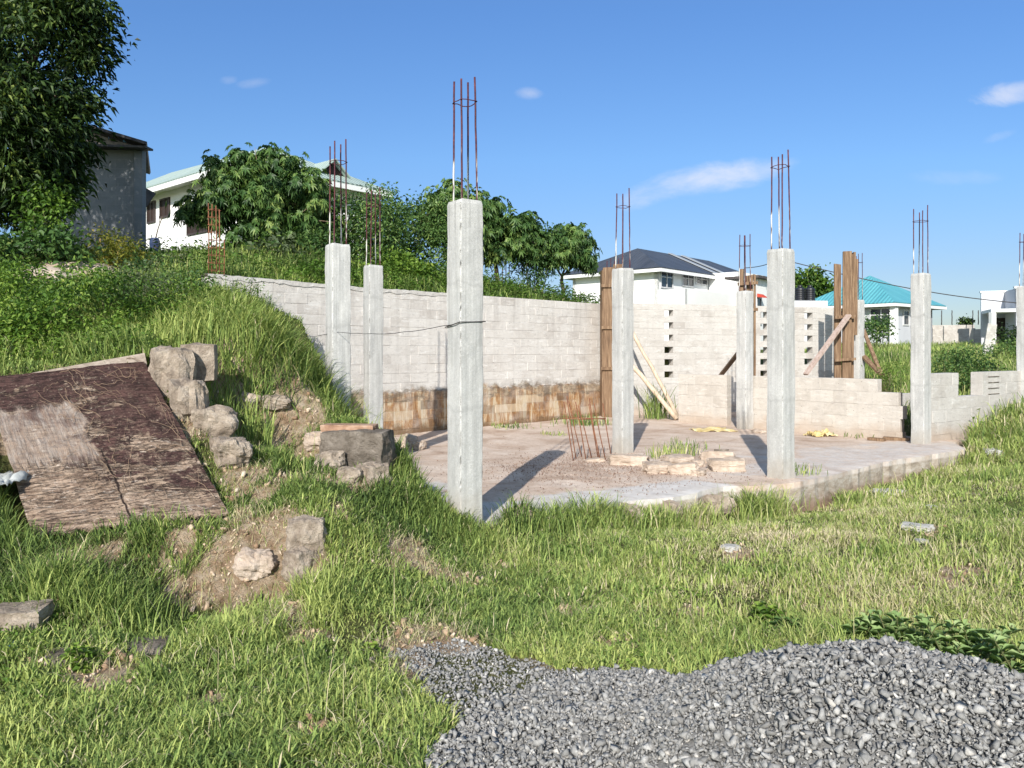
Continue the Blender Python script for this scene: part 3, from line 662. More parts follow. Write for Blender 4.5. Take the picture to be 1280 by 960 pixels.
for k, (px, yt) in enumerate(((260.5, 254), (265, 255), (270.5, 257), (274, 262), (279.5, 300))):
    m = MB(); b_ = P(px, 348, 12.28 + .06 * k); t_ = P(px + rnd.uniform(-1, 1), yt, 12.28 + .06 * k); m.tube([b_ - Vector((0, 0, .25)), b_.lerp(t_, .5) + Vector((rnd.uniform(-.01, .01), 0, 0)), t_], .0085, 5); m.build('rebar', MT['rust'], o, True)
for k in range(9):
    y_ = 262 + 9.5 * k; m = MB(); q = [P(259.5, y_, 12.25), P(276 if k < 4 else 280, y_ + 1.5, 12.5), P(270, y_ - 1.5, 12.6), P(259.5, y_, 12.25)]; m.tube(q, .005, 4); m.build('stirrup', MT['rust'], o, True)
o = thing('rebar_cage', 'thin bars standing among trees above the long wall', 'rebar', P(634, 348, 20.2))
for k, px in enumerate((628, 632.5, 636.5)):
    m = MB(); m.tube([P(px, 352, 20), P(px, 311 + 2 * k, 20)], .012, 5); m.build('rebar', MT['rust'], o, True)
m = MB(); m.tube([P(627, 319, 19.97), P(637.5, 319, 19.97)], .008, 5); m.build('stirrup', MT['rust'], o, True)

# wire stretched between two columns and twisted round the tall one
m = MB(); c3 = Vector((P(581.5, 404, 7.1).x, 7.1, 0)); q = .13
cr = [c3 + AX * a_ * q + AY * b_ * q for a_, b_ in ((-1, 1), (-1, -1), (1, -1), (1, 1))]
zz = [P(0, 409, 7.1).z, P(0, 403.5, 7.1).z, P(0, 402, 7.1).z, 1.765]
loop = [cr[0] + Vector((0, 0, zz[0])), cr[1] + Vector((0, 0, zz[1])), cr[2] + Vector((0, 0, zz[2])), cr[3] + Vector((0, 0, zz[3]))]
m.tube(loop + [loop[0]], .005, 5)
c1_ = Vector((P(422, 417, 9.7).x, 9.7, 0)) - AY * .13 - AX * .05
st = loop[0] + (loop[1] - loop[0]) * .6; en = Vector((c1_.x, c1_.y, P(0, 415, 9.55).z))
m.tube([st.lerp(en, i / 14) + Vector((0, 0, -.05 * math.sin(PI * i / 14) + rnd.uniform(-.004, .004))) for i in range(15)], .003, 4)
m.tube([en, en + Vector((-.35, .25, -.05)), en + Vector((-.8, .3, .02))], .003, 4)
tag(m.build('tie_wire', MT['wire']), 'thin dark wire strung from the chipped column to the squat one', 'wire')

# ------------------------------------------------------------------ stones, blocks and litter
def rock_mesh(center, size, rz=0, tilt=(0, 0), seed=0, blocky=.5, amp=.12, sub=4):
    bm = bmesh.new(); bmesh.ops.create_cube(bm, size=2)
    bmesh.ops.subdivide_edges(bm, edges=bm.edges[:], cuts=2 ** sub - 1 if sub < 4 else 11, use_grid_fill=True)
    R = Euler((tilt[0], tilt[1], rz)).to_matrix(); S = Vector(size) / 2; off = Vector((seed * 7.7, seed * 3.1, seed * 1.7)); c = Vector(center)
    for v in bm.verts:
        p = v.co.copy(); s = p.normalized() * 1.12
        p = p * blocky + s * (1 - blocky)
        n = p.normalized()
        dsp = mnoise.noise(p * 1.1 + off) * amp * 1.2 + mnoise.noise(p * 2.3 + off) * amp * .7 + mnoise.noise(p * 5 + off) * amp * .4 + mnoise.noise(p * 12 + off) * amp * .25 - amp * .5 * max(0, mnoise.noise(p * 1.7 - off) - .1)
        p = p + n * dsp; p = Vector((p.x * S.x, p.y * S.y, p.z * S.z)); v.co = c + R @ p
    return bm
rr = 'rubble on the mound'; lg_name = 'pale stones in the lawn'
sg_name = 'broken blocks scattered on the slab'
def rock(name, label, px, py, d, size, mat, cat='stone', group=None, sit=True, z=None, **kw):
    c = P(px, py, d)
    if group == sg_name: c.z = size[2] * .36
    if group in (rr, lg_name) and sit:
        d = hit(px, py + size[2] * .3 / d * 1000); c = P(px, py, d); c.z = Hs(c.x, c.y) + size[2] * (.13 if group == rr else .12)
    if z is not None: c.z = z
    bm = rock_mesh(c, size, **kw)
    me = bpy.data.meshes.new(name); bm.to_mesh(me); bm.free()
    o = link(name, me, MT[mat]); me.transform(Matrix.Translation(-c)); o.location = c
    return tag(o, label, cat, group)
rr = 'rubble on the mound'
rock('concrete_block', 'square weathered block perched at the top corner of the peeling board', 249, 453, 7.35, (.30,.26,.34), 'rock', 'block', rr, sit=False, rz=.25, seed=1, blocky=.85, amp=.08)
o = rock('broken_kerb', 'eroded concrete kerb running down beside the right edge of the board', 214, 470, 7.2, (.36,.5,.52), 'rock', 'kerb', rr, sit=False, rz=.5, seed=2, blocky=.6, amp=.16)
rock('boulder', 'rough tan rock beside the board halfway down the slope', 266, 524, 6.75, (.36,.36,.32), 'rock', 'rock', rr, rz=.3, seed=3, blocky=.5, amp=.22)
rock('boulder', 'earth-covered rock wedged between block and board edge', 236, 505, 6.95, (.30,.40,.42), 'rock', 'rock', rr, sit=False, rz=.4, seed=14, blocky=.45, amp=.2)
stump = rock('concrete_stump', 'dark mossy concrete stump capped by an orange brick strip', 447, 558, 7.55, (.62,.42,.46), 'conc_dark', 'concrete', rr, rz=-.12, seed=4, blocky=.8, amp=.1)
rock('brick_strip', 'broken orange brick strip lying on the dark mossy stump', 437, 526.5, 7.42, (.50,.2,.065), 'brick', 'brick', rr, sit=False, z=stump.location.z + .24, rz=-.1, seed=5, blocky=.9, amp=.06)
rock('boulder', 'round tan rock at the left foot of the mossy stump', 412, 577, 7.15, (.26,.24,.25), 'rock', 'rock', rr, seed=6, blocky=.4, amp=.25)
rock('boulder', 'large pale rock under the right corner of the mossy stump', 466, 592, 7.1, (.27,.24,.25), 'rock', 'rock', rr, rz=.7, seed=7, blocky=.5, amp=.22)
rock('boulder', 'small cream rock below the middle of the mossy stump', 436, 594, 7.0, (.20,.18,.17), 'rock', 'rock', rr, rz=.2, seed=8, blocky=.5, amp=.25)
rock('boulder', 'upright grey rock at the end of the bare earth bank', 383, 668, 5.5, (.26,.22,.26), 'rock', 'rock', rr, rz=.2, seed=9, blocky=.55, amp=.2)
rock('boulder', 'pale rock under the upright grey one in the earth bank', 376, 700, 5.35, (.2,.18,.22), 'rock', 'rock', rr, rz=.9, seed=10, blocky=.5, amp=.22)
rock('boulder', 'grey block-like rock by the tall grass tuft at the left border', 26, 770, 4.5, (.28,.24,.15), 'rock', 'rock', rr, rz=.2, seed=11, blocky=.75, amp=.12)
rock('flat_stone', 'half sunken round grey stone in the lawn', 186, 812, 4.3, (.24,.22,.09), 'conc_dark', 'stone', rr, sit=False, z=Hs((186-640)/1000*4.3, 4.3), seed=12, blocky=.4, amp=.12)
rock('flat_stone', 'flat brown stone beside the blue plastic scrap', 78, 838, 4.1, (.42,.22,.07), 'conc_dark', 'stone', rr, sit=False, z=Hs((78-640)/1000*4.1, 4.1) - .005, rz=-.1, seed=13, blocky=.5, amp=.15)
rock('broken_kerb', 'lower end of the eroded kerb, sunk in soil beside the board', 288, 560, 6.4, (.30,.42,.26), 'rock', 'kerb', rr, rz=.55, seed=15, blocky=.55, amp=.22)
rock('boulder', 'pale eroded lump in the soil face under the grassy rim', 345, 500, 7.9, (.26,.2,.14), 'rock', 'rock', rr, rz=.2, seed=16, blocky=.4, amp=.28)
rock('boulder', 'small pale lump in the soil face left of the larger one', 312, 500, 7.5, (.22,.2,.16), 'rubble', 'rock', rr, rz=.9, seed=17, blocky=.4, amp=.28)
rock('boulder', 'tan lump between the mossy stump and the soil face', 398, 548, 7.3, (.26,.22,.18), 'rubble', 'rock', rr, rz=.4, seed=18, blocky=.45, amp=.28)
rock('boulder', 'cream lump in the middle of the bare earth bank', 318, 706, 5.2, (.24,.18,.2), 'rubble', 'rock', rr, rz=.3, seed=19, blocky=.35, amp=.3)
sg = 'broken blocks scattered on the slab'
for i, (px, py, d, s, rz, mt, lb) in enumerate([
    (786, 580, 10.6, (.52,.3,.16), -.1, 'rubble', 'rounded tan rubble block just right of the bundle of bars'),
    (743, 580, 10.9, (.27,.2,.06), .1, 'rubble', 'flat brick lying at the foot of the bundle of bars'),
    (822, 592, 9.95, (.36,.22,.15), .25, 'rubble', 'grey-faced rubble block at the front of the scattered heap'),
    (853, 594, 9.85, (.36,.24,.15), -.2, 'rubble', 'cream rubble block touching the grey-faced one'),
    (908, 588, 10.1, (.46,.24,.18), .12, 'rubble', 'squared pinkish block nearest the dark column shadow'),
    (896, 572, 10.9, (.44,.24,.17), -.15, 'rubble', 'grey block lying behind the squared pinkish block'),
    (846, 578, 10.7, (.40,.26,.14), .4, 'rubble', 'flat-topped tan block in the middle of the heap'),
    (872, 578, 10.5, (.16,.14,.10), .4, 'rubble', 'fist-sized fragment in the middle of the heap'),
    (872, 600, 9.75, (.20,.16,.08), .8, 'rubble', 'thin fragment at the front of the heap')]):
    rock('broken_block', lb, px, py, d, s, mt, 'block', sg, rz=rz, seed=20 + i, blocky=.74, amp=.16, tilt=(rnd.uniform(-.12, .12), rnd.uniform(-.12, .12)))
for i, (px, py, d, s, lb) in enumerate([(512, 553, 12.6, (.24,.2,.22), 'pointed pale stone at the foot of the long wall'), (524, 556, 12.3, (.2,.18,.14), 'low pale stone beside the pointed one'),
    (948, 541, 14.9, (.3,.2,.12), 'broken stone at the foot of the boards behind the thin column'), (962, 545, 14.6, (.28,.2,.10), 'small stone half hidden by the column on the earth edge')]):
    rock('loose_stone', lb, px, py, d, s, 'rubble', 'stone', 'loose stones on the slab', rz=i, seed=40 + i, blocky=.5, amp=.25)
eg = 'broken pieces along the slab edge'
for i, (px, py, d, s, lb) in enumerate([(648, 642, 7.5, (.26,.2,.16), 'broken concrete piece in the grass right of the tall chipped column'), (705, 634, 7.75, (.2,.16,.12), 'small broken piece under the pale cement apron'), (788, 622, 8.05, (.34,.2,.18), 'squarish broken piece at the middle of the slab front'),
    (836, 618, 8.35, (.26,.18,.2), 'upright broken piece just right of the squarish one'), (896, 613, 8.8, (.32,.2,.2), 'brownish broken piece left of the earth-edge column')]):
    rock('broken_piece', lb, px, py, d, s, 'rock' if i > 2 else 'rubble', 'rubble', eg, z=-.10 - .02 * i + (.06 if i == 0 else 0), rz=i * .7 + .3, seed=90 + i, blocky=.6, amp=.22, tilt=(.2, -.15))
lg = 'pale stones in the lawn'
for i, (px, py, d, s, lb) in enumerate([(1112, 617, 9.6, (.44,.26,.18), 'largest whitish slab stone in the grass below the slab corner'), (1242, 566, 12.2, (.30,.26,.17), 'grey rounded stone in the grass right of the slab tip'),
    (1146, 659, 7.3, (.26,.2,.07), 'flat whitish stone nearly swallowed by grass'), (912, 686, 6.6, (.17,.13,.06), 'thin whitish chip in the middle of the lawn'), (980, 646, 8.0, (.16,.13,.06), 'small grey stone in front of the earth-edge column'),
    (1164, 634, 8.2, (.12,.1,.06), 'tiny pale pebble beside the dry patch of lawn'), (1152, 677, 6.7, (.10,.09,.05), 'tiny white pebble below the flat whitish stone')]):
    rock('pale_stone', lb, px, py, d, s, 'pale_rock', 'stone', lg, rz=i * 1.3, seed=60 + i, blocky=.6, amp=.2)
# sand heaps on the terrace
for i, (px, py, d, s, lb) in enumerate([(58, 356, 12.6, (1.0,.8,.5), 'smaller rounded sand heap in the terrace weeds'), (95, 347, 13.6, (1.5,1.0,.5), 'wider flat-topped sand heap beneath the yellowish shrub')]):
    rock('sand_heap', lb, px, py, d, s, 'rubble', 'sand', 'sand heaps', seed=80 + i, blocky=.2, amp=.12)
# sheets of plastic and sacks
def sheet(name, label, px, py, d, w, l, mat, cat, rz=0, hh=.06, seed=0, group=None):
    c = P(px, py, d); n = 18; vs = []; fs = []; r = random.Random(seed)
    for j in range(n + 1):
        for i in range(n + 1):
            u_, v_ = i / n - .5, j / n - .5; e = 1 + .25 * mnoise.noise(Vector((u_ * 3 + seed, v_ * 3, 1)))
            x = u_ * w * e; y = v_ * l * e; X = x * math.cos(rz) - y * math.sin(rz); Y = x * math.sin(rz) + y * math.cos(rz)
            vs.append((X, Y, hh * abs(mnoise.noise(Vector((u_ * 4 + seed, v_ * 6, seed)))) * 2 + hh * .35 * mnoise.noise(Vector((u_ * 13 + seed, v_ * 13, seed))) + .012))
    for j in range(n):
        for i in range(n): a_ = j * (n + 1) + i; fs.append((a_, a_ + 1, a_ + n + 2, a_ + n + 1))
    me = bpy.data.meshes.new(name); me.from_pydata(vs, [], fs); o = link(name, me, MT[mat], None, True); o.location = c
    so = o.modifiers.new('thickness', 'SOLIDIFY'); so.thickness = .004
    return tag(o, label, cat, group)
sheet('empty_sack', 'flattened pale yellow sack lying before the left low wall', 890, 538.5, 15.3, .72, .55, 'sack', 'sack', .1, .035, 1, 'empty cement sacks')
sheet('empty_sack', 'crumpled brighter yellow sack at the foot of the stepped low wall', 1026, 545, 14.3, .46, .36, 'sack', 'sack', .3, .08, 2, 'empty cement sacks')
sheet('plastic_scrap', 'small bright blue plastic scrap in the grass at the left border', 26, 817, 4.15, .10, .07, 'blue', 'litter', .3, .035, 3)
sheet('plastic_sheet', 'whitish plastic sheet poking out beside the left edge of the board', 0, 603, 5.75, .30, .5, 'bag', 'litter', .2, .045, 4)
for i, (a_, b_, w, lb) in enumerate([((1086, 549), (1106, 553), .12, 'dark short plank end lying by the doorway'), ((1104, 552), (1137, 551), .16, 'longer reddish plank lying flat by the doorway'), ((893, 565), (911, 568), .04, 'thin dark stick lying on the dusty slab')]):
    A_ = P(*a_, 13.6 if i < 2 else 12); B_ = P(*b_, 13.4 if i < 2 else 12); A_.z = B_.z = .03
    m = MB(); m.beam(A_, B_, w, .05 if i < 2 else .02, j=.006); tag(m.build('loose_plank', MT['wood'] if i < 2 else MT['conc_dark']), lb, 'plank', 'loose planks on the slab')

# ------------------------------------------------------------------ peeling board over the pit
BL, BR, TR, TL = P(40, 668, 5.45), P(285, 640, 5.95), P(180, 452, 7.1), P(-20, 472, 6.6)
nrmb = ((BR - BL).cross(TL - BL)).normalized()
if nrmb.y > 0: nrmb = -nrmb
n_u, n_v = 60, 76; vs = []; uvs = []
for j in range(n_v + 1):
    for i in range(n_u + 1):
        uu, vv = i / n_u, j / n_v; e = 0
        if j == 0: e = .05 * abs(mnoise.noise(Vector((uu * 9, 3, 1)))) + rnd.uniform(0, .012)
        u2 = uu + (0 if 0 < i < n_u else (mnoise.noise(Vector((vv * 12, 5, i))) * .008)); v2 = vv - e
        p = BL * (1-u2) * (1-v2) + BR * u2 * (1-v2) + TR * u2 * v2 + TL * (1-u2) * v2
        warp = .025 * mnoise.noise(Vector((uu * 2, vv * 2, 7))) + .006 * mnoise.noise(Vector((uu * 16, vv * 5, 2))) + .03 * math.sin(uu * 3.1) * (1 - vv)
        vs.append(p + nrmb * warp); uvs.append((uu * 1.35, vv * 1.75))
fs = [(j*(n_u+1)+i, j*(n_u+1)+i+1, (j+1)*(n_u+1)+i+1, (j+1)*(n_u+1)+i) for j in range(n_v) for i in range(n_u)]
me = bpy.data.meshes.new('panel'); me.from_pydata(vs, [], fs); ul = me.uv_layers.new(name='UVMap')
for lp in me.loops: ul.data[lp.index].uv = uvs[lp.vertex_index]
g = N('peeling_maroon_paint'); v = g.uv(); u_, v_, _ = g.xyz(v)
grain = g.noise(g.map(v, (1.6, 17, 1)), 2, 7, .65, .15)
big = g.noise(g.map(v, (1.1, 3.4, 1), (.3, .1, 0)), 1.4, 7, .62, .5)
wood_g = g.ramp(g.noise(g.map(v, (16, 1.6, 1)), 2.2, 7, .65, .2), [(.28, (.13,.105,.09)), (.5, (.30,.255,.22)), (.72, (.48,.42,.37))])
wood_b = g.ramp(g.math('ADD', g.math('MULTIPLY', grain, .6), g.math('MULTIPLY', g.noise(v, 5, 6, .7), .4)), [(.36, (.065,.042,.03)), (.46, (.20,.135,.095)), (.56, (.36,.265,.195)), (.68, (.50,.40,.32))])
lo_left = g.math('MULTIPLY', g.step(g.math('ADD', u_, g.math('MULTIPLY', g.math('SUBTRACT', g.noise(v, 5, 5, .7), .5), .28)), .66, .60), g.step(g.math('ADD', v_, g.math('MULTIPLY', g.math('SUBTRACT', g.noise(g.map(v, (8, 1.5, 1)), 1.6, 5, .7), .5), .30)), 1.36, 1.28))
lo_left = g.math('MULTIPLY', lo_left, g.step(g.math('ADD', v_, g.math('MULTIPLY', g.math('SUBTRACT', g.noise(g.map(v, (14, 1.5, 1)), 1.6, 5, .7), .5), .5)), .60, .72))
paint = g.ramp(g.noise(v, 7, 5, .6), [(.3, (.042,.022,.019)), (.7, (.10,.052,.043))])
flake = g.noise(g.map(v, (2.4, 5.2, 1), (0, 0, 0), (0, 0, .2)), 2.2, 9, .75, 1.6)
cover = g.math('ADD', big, g.math('MULTIPLY', g.math('SUBTRACT', v_, .95), .20))
cover = g.math('ADD', cover, g.math('MULTIPLY', g.math('SUBTRACT', u_, .75), .17))
cover = g.math('ADD', cover, g.math('MULTIPLY', g.math('SUBTRACT', flake, .5), .55))
pm = g.ramp(cover, [(.452, 0.0), (.466, 1.0)])
rid = g.math('ABSOLUTE', g.math('SUBTRACT', g.noise(g.map(v, (1.2, 8, 1), (3, 1, 0), (0, 0, .15)), 2.6, 6, .65, 1.6), .5))
c = g.mix(g.ramp(rid, [(.0, .8), (.014, 0.0)]), wood_b, (.05,.032,.024))
c = g.mix(g.ramp(g.noise(g.map(v, (2, 5.5, 1), (0,0,0), (0,0,.2)), 3.2, 8, .8, 1.6), [(.55, 0.0), (.63, .85)]), c, (.58,.50,.43))
c = g.mix(pm, c, paint)
rim = g.math('MULTIPLY', g.ramp(cover, [(.43, 0.0), (.45, 1.0)]), g.ramp(cover, [(.452, 1.0), (.458, 0.0)]))
c = g.mix(g.math('MULTIPLY', rim, .8), c, (.035,.02,.016))
gcol = g.mix(g.ramp(g.noise(g.map(v, (7, 1.4, 1)), 3.2, 8, .8, .8), [(.46, 0.0), (.58, .75)]), wood_g, (.30,.21,.155))
c = g.mix(g.math('MULTIPLY', lo_left, g.ramp(g.noise(v, 6, 8, .75, .6), [(.38, .2), (.56, .85)])), c, gcol)
dustm = g.ramp(g.noise(v, 9, 8, .78, .8), [(.52, 0.0), (.62, .75)])
c = g.mix(g.math('MULTIPLY', dustm, g.step(v_, 1.7, .5)), c, (.36,.265,.19))
c = g.mix(g.math('MULTIPLY', g.ramp(g.noise(v, 30, 6, .8, .5), [(.58, 0.0), (.66, .7)]), g.math('SUBTRACT', 1.0, lo_left)), c, (.42,.34,.26))
crack = g.step(g.math('ABSOLUTE', g.math('SUBTRACT', g.math('ADD', u_, g.math('MULTIPLY', g.math('SUBTRACT', g.noise(v, 4, 4), .5), .10)), .66)), .012, .004)
c = g.mix(g.math('MULTIPLY', crack, g.step(v_, .8, .7)), c, (.03,.018,.014))
hb = g.math('ADD', g.math('MULTIPLY', pm, .5), g.math('ADD', g.math('ADD', flake, g.ramp(rid, [(0, 0.0), (.03, .6)])), g.math('MULTIPLY', g.noise(g.map(v, (16, 2, 1)), 3, 6, .7), .7)))
hv = g.math('MULTIPLY', g.noise(g.map(v, (14, 2.2, 1)), 3, 8, .75, .6), 1.3)
hm = g.n('Mix', data_type='FLOAT'); g.l(lo_left, hm.inputs[0]); g.l(hb, hm.inputs[2]); g.l(hv, hm.inputs[3]); hb = hm.outputs[0]
mat_b = g.done(c, .75, g.bump(hb, 1.0, .016), .25)
bo = thing('peeling_board', 'large weathered board with peeling maroon paint lying on the slope', 'board', BL)
po = link('panel', me, mat_b, bo, False); so = po.modifiers.new('thickness', 'SOLIDIFY'); so.thickness = .022; so.offset = -1 if nrmb.dot(Vector(me.polygons[0].normal)) > 0 else 1
m = MB(); m.beam(P(-30, 486, 6.62) + Vector((0, .03, .0)), P(179, 453.5, 7.15) + Vector((0, .05, .03)), .16, .10, j=.01); tag(m.build('edge_beam', MT['wood_grey']), 'grey timber beam along the upper edge of the peeling board', 'beam')
# dry creeper lying over the board
m = MB()
def bpt(u2, v2, h): return BL * (1-u2) * (1-v2) + BR * u2 * (1-v2) + TR * u2 * v2 + TL * (1-u2) * v2 + nrmb * h
for k in range(70):
    u2, v2 = rnd.uniform(.35, 1.0), rnd.betavariate(2, 1.4); a_ = rnd.uniform(0, 2 * PI); pts = []; st_ = rnd.uniform(.015, .04)
    for i in range(8):
        pts.append(bpt(min(1.03, max(0, u2)), min(1.02, max(.02, v2)), .012 + rnd.uniform(0, .03))); a_ += rnd.uniform(-.7, .7); u2 += math.cos(a_) * st_; v2 += math.sin(a_) * st_
    m.tube(pts, rnd.uniform(.0008, .002), 4, False)
tag(m.build('dry_creeper', plain('dry_twig', (.27,.19,.13), .9, .1, 0, .25, 8)), 'thin dry creeper stems tangled over the peeling board', 'creeper')
# ------------------------------------------------------------------ houses
V3 = Vector
def up(p, z): return V3((p[0], p[1], z))
def poly_roof(name, faces, mat, parent, thick=.06):
    """faces: lists of points, eave edge first; UV in metres along / up the slope"""
    me = bpy.data.meshes.new(name); vs = []; fs = []; uv = []
    for f in faces:
        f = [V3(p) for p in f]; n = len(vs); vs += f; fs.append(tuple(range(n, n + len(f))))
        e = (f[1] - f[0]).normalized(); nn = (f[1] - f[0]).cross(f[2] - f[0]).normalized(); s = nn.cross(e)
        uv += [((p - f[0]).dot(e), (p - f[0]).dot(s)) for p in f]
    me.from_pydata(vs, [], fs); ul = me.uv_layers.new(name='UVMap')
    for lp in me.loops: ul.data[lp.index].uv = uv[lp.vertex_index]
    o = link(name, me, mat, parent); so = o.modifiers.new('thickness', 'SOLIDIFY'); so.thickness = thick; so.offset = -1
    return o
def wallbox(mb, a, b, z0, z1, th=.2):
    a = V3((a[0], a[1], 0)); b = V3((b[0], b[1], 0)); u = (b - a).normalized(); n = V3((-u.y, u.x, 0))
    mb.hexa([p + V3((0, 0, z)) for z in (z0, z1) for p in (a, b, b + n * th, a + n * th)])
def window(par, a, u, n, s0, s1, z0, z1, glass='glass', frame='frame', bars=2, cross=1, fr=.06, label=None):
    """window on a wall: a = wall origin, u along, n outward"""
    a = V3((a[0], a[1], 0)); q = lambda s, z, o: a + u * s + n * o + V3((0, 0, z))
    m = MB(); w = fr
    for (sa, sb, za, zb) in [(s0 - w, s1 + w, z0 - w, z0), (s0 - w, s1 + w, z1, z1 + w), (s0 - w, s0, z0, z1), (s1, s1 + w, z0, z1)]:
        m.hexa([q(s, z, o) for z in (za, zb) for (s, o) in ((sa, .06), (sb, .06), (sb, -.02), (sa, -.02))])
    for k in range(1, bars):
        s = s0 + (s1 - s0) * k / bars; m.hexa([q(s + d_, z, o) for z in (z0, z1) for (d_, o) in ((-w*.35, .05), (w*.35, .05), (w*.35, .0), (-w*.35, .0))])
    for k in range(cross):
        z = z0 + (z1 - z0) * .68; m.hexa([q(s, zz, o) for zz in (z - w*.3, z + w*.3) for (s, o) in ((s0, .045), (s1, .045), (s1, .0), (s0, .0))])
    f = m.build('window', MT[frame], par)
    if label: f['label'] = label
    m = MB(); m.hexa([q(s, z, o) for z in (z0, z1) for (s, o) in ((s0, .02), (s1, .02), (s1, -.01), (s0, -.01))]); m.build('pane', MT[glass], f)
    return f
def hip_house(o, A, B, C, D, zg, ze, zr, roof, ridge, over=.55, wall='white', fascia='fascia'):
    """A left, B near corner, C right, D back; walls, roof and fascia"""
    m = MB()
    for p, q in ((A, B), (B, C), (C, D), (D, A)): wallbox(m, p, q, zg, ze - .02)
    m.build('wall', MT[wall], o)
    cen = (V3((*A, 0)) + V3((*C, 0))) / 2
    uab = (V3((*B, 0)) - V3((*A, 0))).normalized(); ubc = (V3((*C, 0)) - V3((*B, 0))).normalized()
    E = [V3((*A, ze)) - uab*over - ubc*over, V3((*B, ze)) + uab*over - ubc*over, V3((*C, ze)) + uab*over + ubc*over, V3((*D, ze)) - uab*over + ubc*over]
    r0, r1 = [V3(r) for r in ridge]
    if (r1 - r0).length < .05: faces = [[E[0], E[1], r0], [E[1], E[2], r0], [E[2], E[3], r0], [E[3], E[0], r0]]
    elif abs((r1 - r0).normalized().dot(uab)) > .7: faces = [[E[0], E[1], r1, r0], [E[1], E[2], r1], [E[2], E[3], r0, r1], [E[3], E[0], r0]]
    else: faces = [[E[0], E[1], r0], [E[1], E[2], r1, r0], [E[2], E[3], r1], [E[3], E[0], r0, r1]]
    rf = poly_roof('roof', faces, MT[roof], o)
    m = MB(); dn = V3((0, 0, -.148))
    for i in range(4):
        m.beam(E[i] + dn, E[(i+1) % 4] + dn, .05, .17)
    m.hexa([p + V3((0, 0, z)) for z in (-.10, -.06) for p in [E[0].lerp(E[2], .003), E[1].lerp(E[3], .003), E[2].lerp(E[0], .003), E[3].lerp(E[1], .003)]])
    m.build('fascia', MT[fascia], o)
    return uab, ubc, E, rf
# grey block shed under the big tree
o = thing('block_shed', 'grey unplastered block shed in the shade of the big tree', 'shed', (-10, 20, 3.9))
sA, sB, sC, sD = (-12.4, 20.2), (-9.2, 19.9), (-10.5, 22.4), (-13.7, 22.7)
m = MB()
for p, q in ((sA, sB), (sB, sC), (sC, sD), (sD, sA)): wallbox(m, p, q, 3.7, 6.56, .18)
m.build('wall', MT['shed'], o)
m = MB(); m.add([(-12.4, 20.19, 6.56), (-9.22, 19.89, 6.56), (-9.22, 19.89, 6.63), (-12.4, 20.19, 7.62), (-12.4, 20.33, 6.56), (-9.22, 20.03, 6.56), (-9.22, 20.03, 6.63), (-12.4, 20.33, 7.62)],
    [(0,1,2,3), (7,6,5,4), (1,0,4,5), (2,1,5,6), (3,2,6,7), (0,3,7,4)]); m.build('gable', MT['wood_grey'], o)
m = MB(); m.beam((-12.6, 19.98, 6.70), (-8.9, 19.64, 6.50), .34, .05); m.build('fascia', MT['wire'], o)
poly_roof('roof', [[(-8.85, 19.4, 6.60), (-10.25, 22.7, 6.60), (-14.4, 23.1, 7.90), (-12.9, 19.78, 7.86)]], MT['roof_rust'], o, .07)
m = MB(); m.add([P(181, 262, 20.6), P(195, 242, 20.9), P(181, 234, 20.6), P(181, 262, 21.4), P(195, 242, 21.7), P(181, 234, 21.4)], [(0,1,2), (5,4,3), (0,3,4,1), (1,4,5,2), (2,5,3,0)]); m.build('awning', MT['roof_rust'], o)
# white bungalow with pale green hipped roof
A, B, C, D = (-17.6, 33.45), (-8.6, 25.5), (-5.25, 29.3), (-14.25, 37.25)
o = thing('green_roofed_house', 'white single-storey house with pale green sheet roof behind the leafy tree', 'house', (*B, 5))
uab, ubc, E, rf = hip_house(o, A, B, C, D, 4.4, 7.4, 9.2, 'roof_green', ((-14.6, 34.3, 9.2), (-8.9, 29.2, 9.0)), .6)
nl = V3((uab.y, -uab.x, 0)); LAB = (V3((*B, 0)) - V3((*A, 0))).length
def along(a, u, px): # distance along a wall at which a photographed column px is met
    k = (px - 640) / 1000; return (k * a[1] - a[0]) / (u.x - k * u.y)
for px0, px1, y0, y1 in ((186, 194, 277, 254), (202, 212, 270, 250), (236, 262, 290, 252)):
    s0, s1 = along(A, uab, px0), along(A, uab, px1); dd = A[1] + uab.y * (s0 + s1) / 2
    window(o, A, uab, nl, s0, s1, CAMZ + (440 - y0) / 1000 * dd, CAMZ + (440 - y1) / 1000 * dd, 'shutter', 'dark_frame', 2, 0)
sg_ = along(B, ubc, 420); gn = V3((ubc.y, -ubc.x, 0)); k = V3((*B, 7.82)) + ubc * sg_ - gn * .2
m = MB(); m.add([k + ubc * -.45, k + ubc * .45, k + V3((0, 0, .30)), k + ubc * -.45 - gn * 1.6, k + ubc * .45 - gn * 1.6, k - gn * 1.6 + V3((0, 0, .38))], [(0,1,2), (5,4,3), (0,2,5,3), (1,4,5,2), (0,3,4,1)]); m.build('roof_gable', MT['shutter'], o)
for s_ in (-1, 1):
    poly_roof('gable_roof', [[k + ubc * s_ * .62 + gn * .25 + V3((0,0,-.06)), k + ubc * s_ * .62 - gn * 1.5 + V3((0,0,-.06)), k - gn * 1.5 + V3((0,0,.47)), k + gn * .25 + V3((0, 0, .47))]], MT['roof_green'], o, .04)
dp = P(193.5, 312, 27.5)
t = thing('water_drum', 'dark blue plastic drum by the white house wall with a bent stick in it', 'drum', (dp.x, dp.y, dp.z - .3))
m = MB(); rr_ = [.15, .17, .165, .18, .165, .18, .17, .13]; m.tube([dp + V3((0, 0, -.3 + .1 * i)) for i in range(8)], rr_, 12); m.build('body', MT['drum'], t)
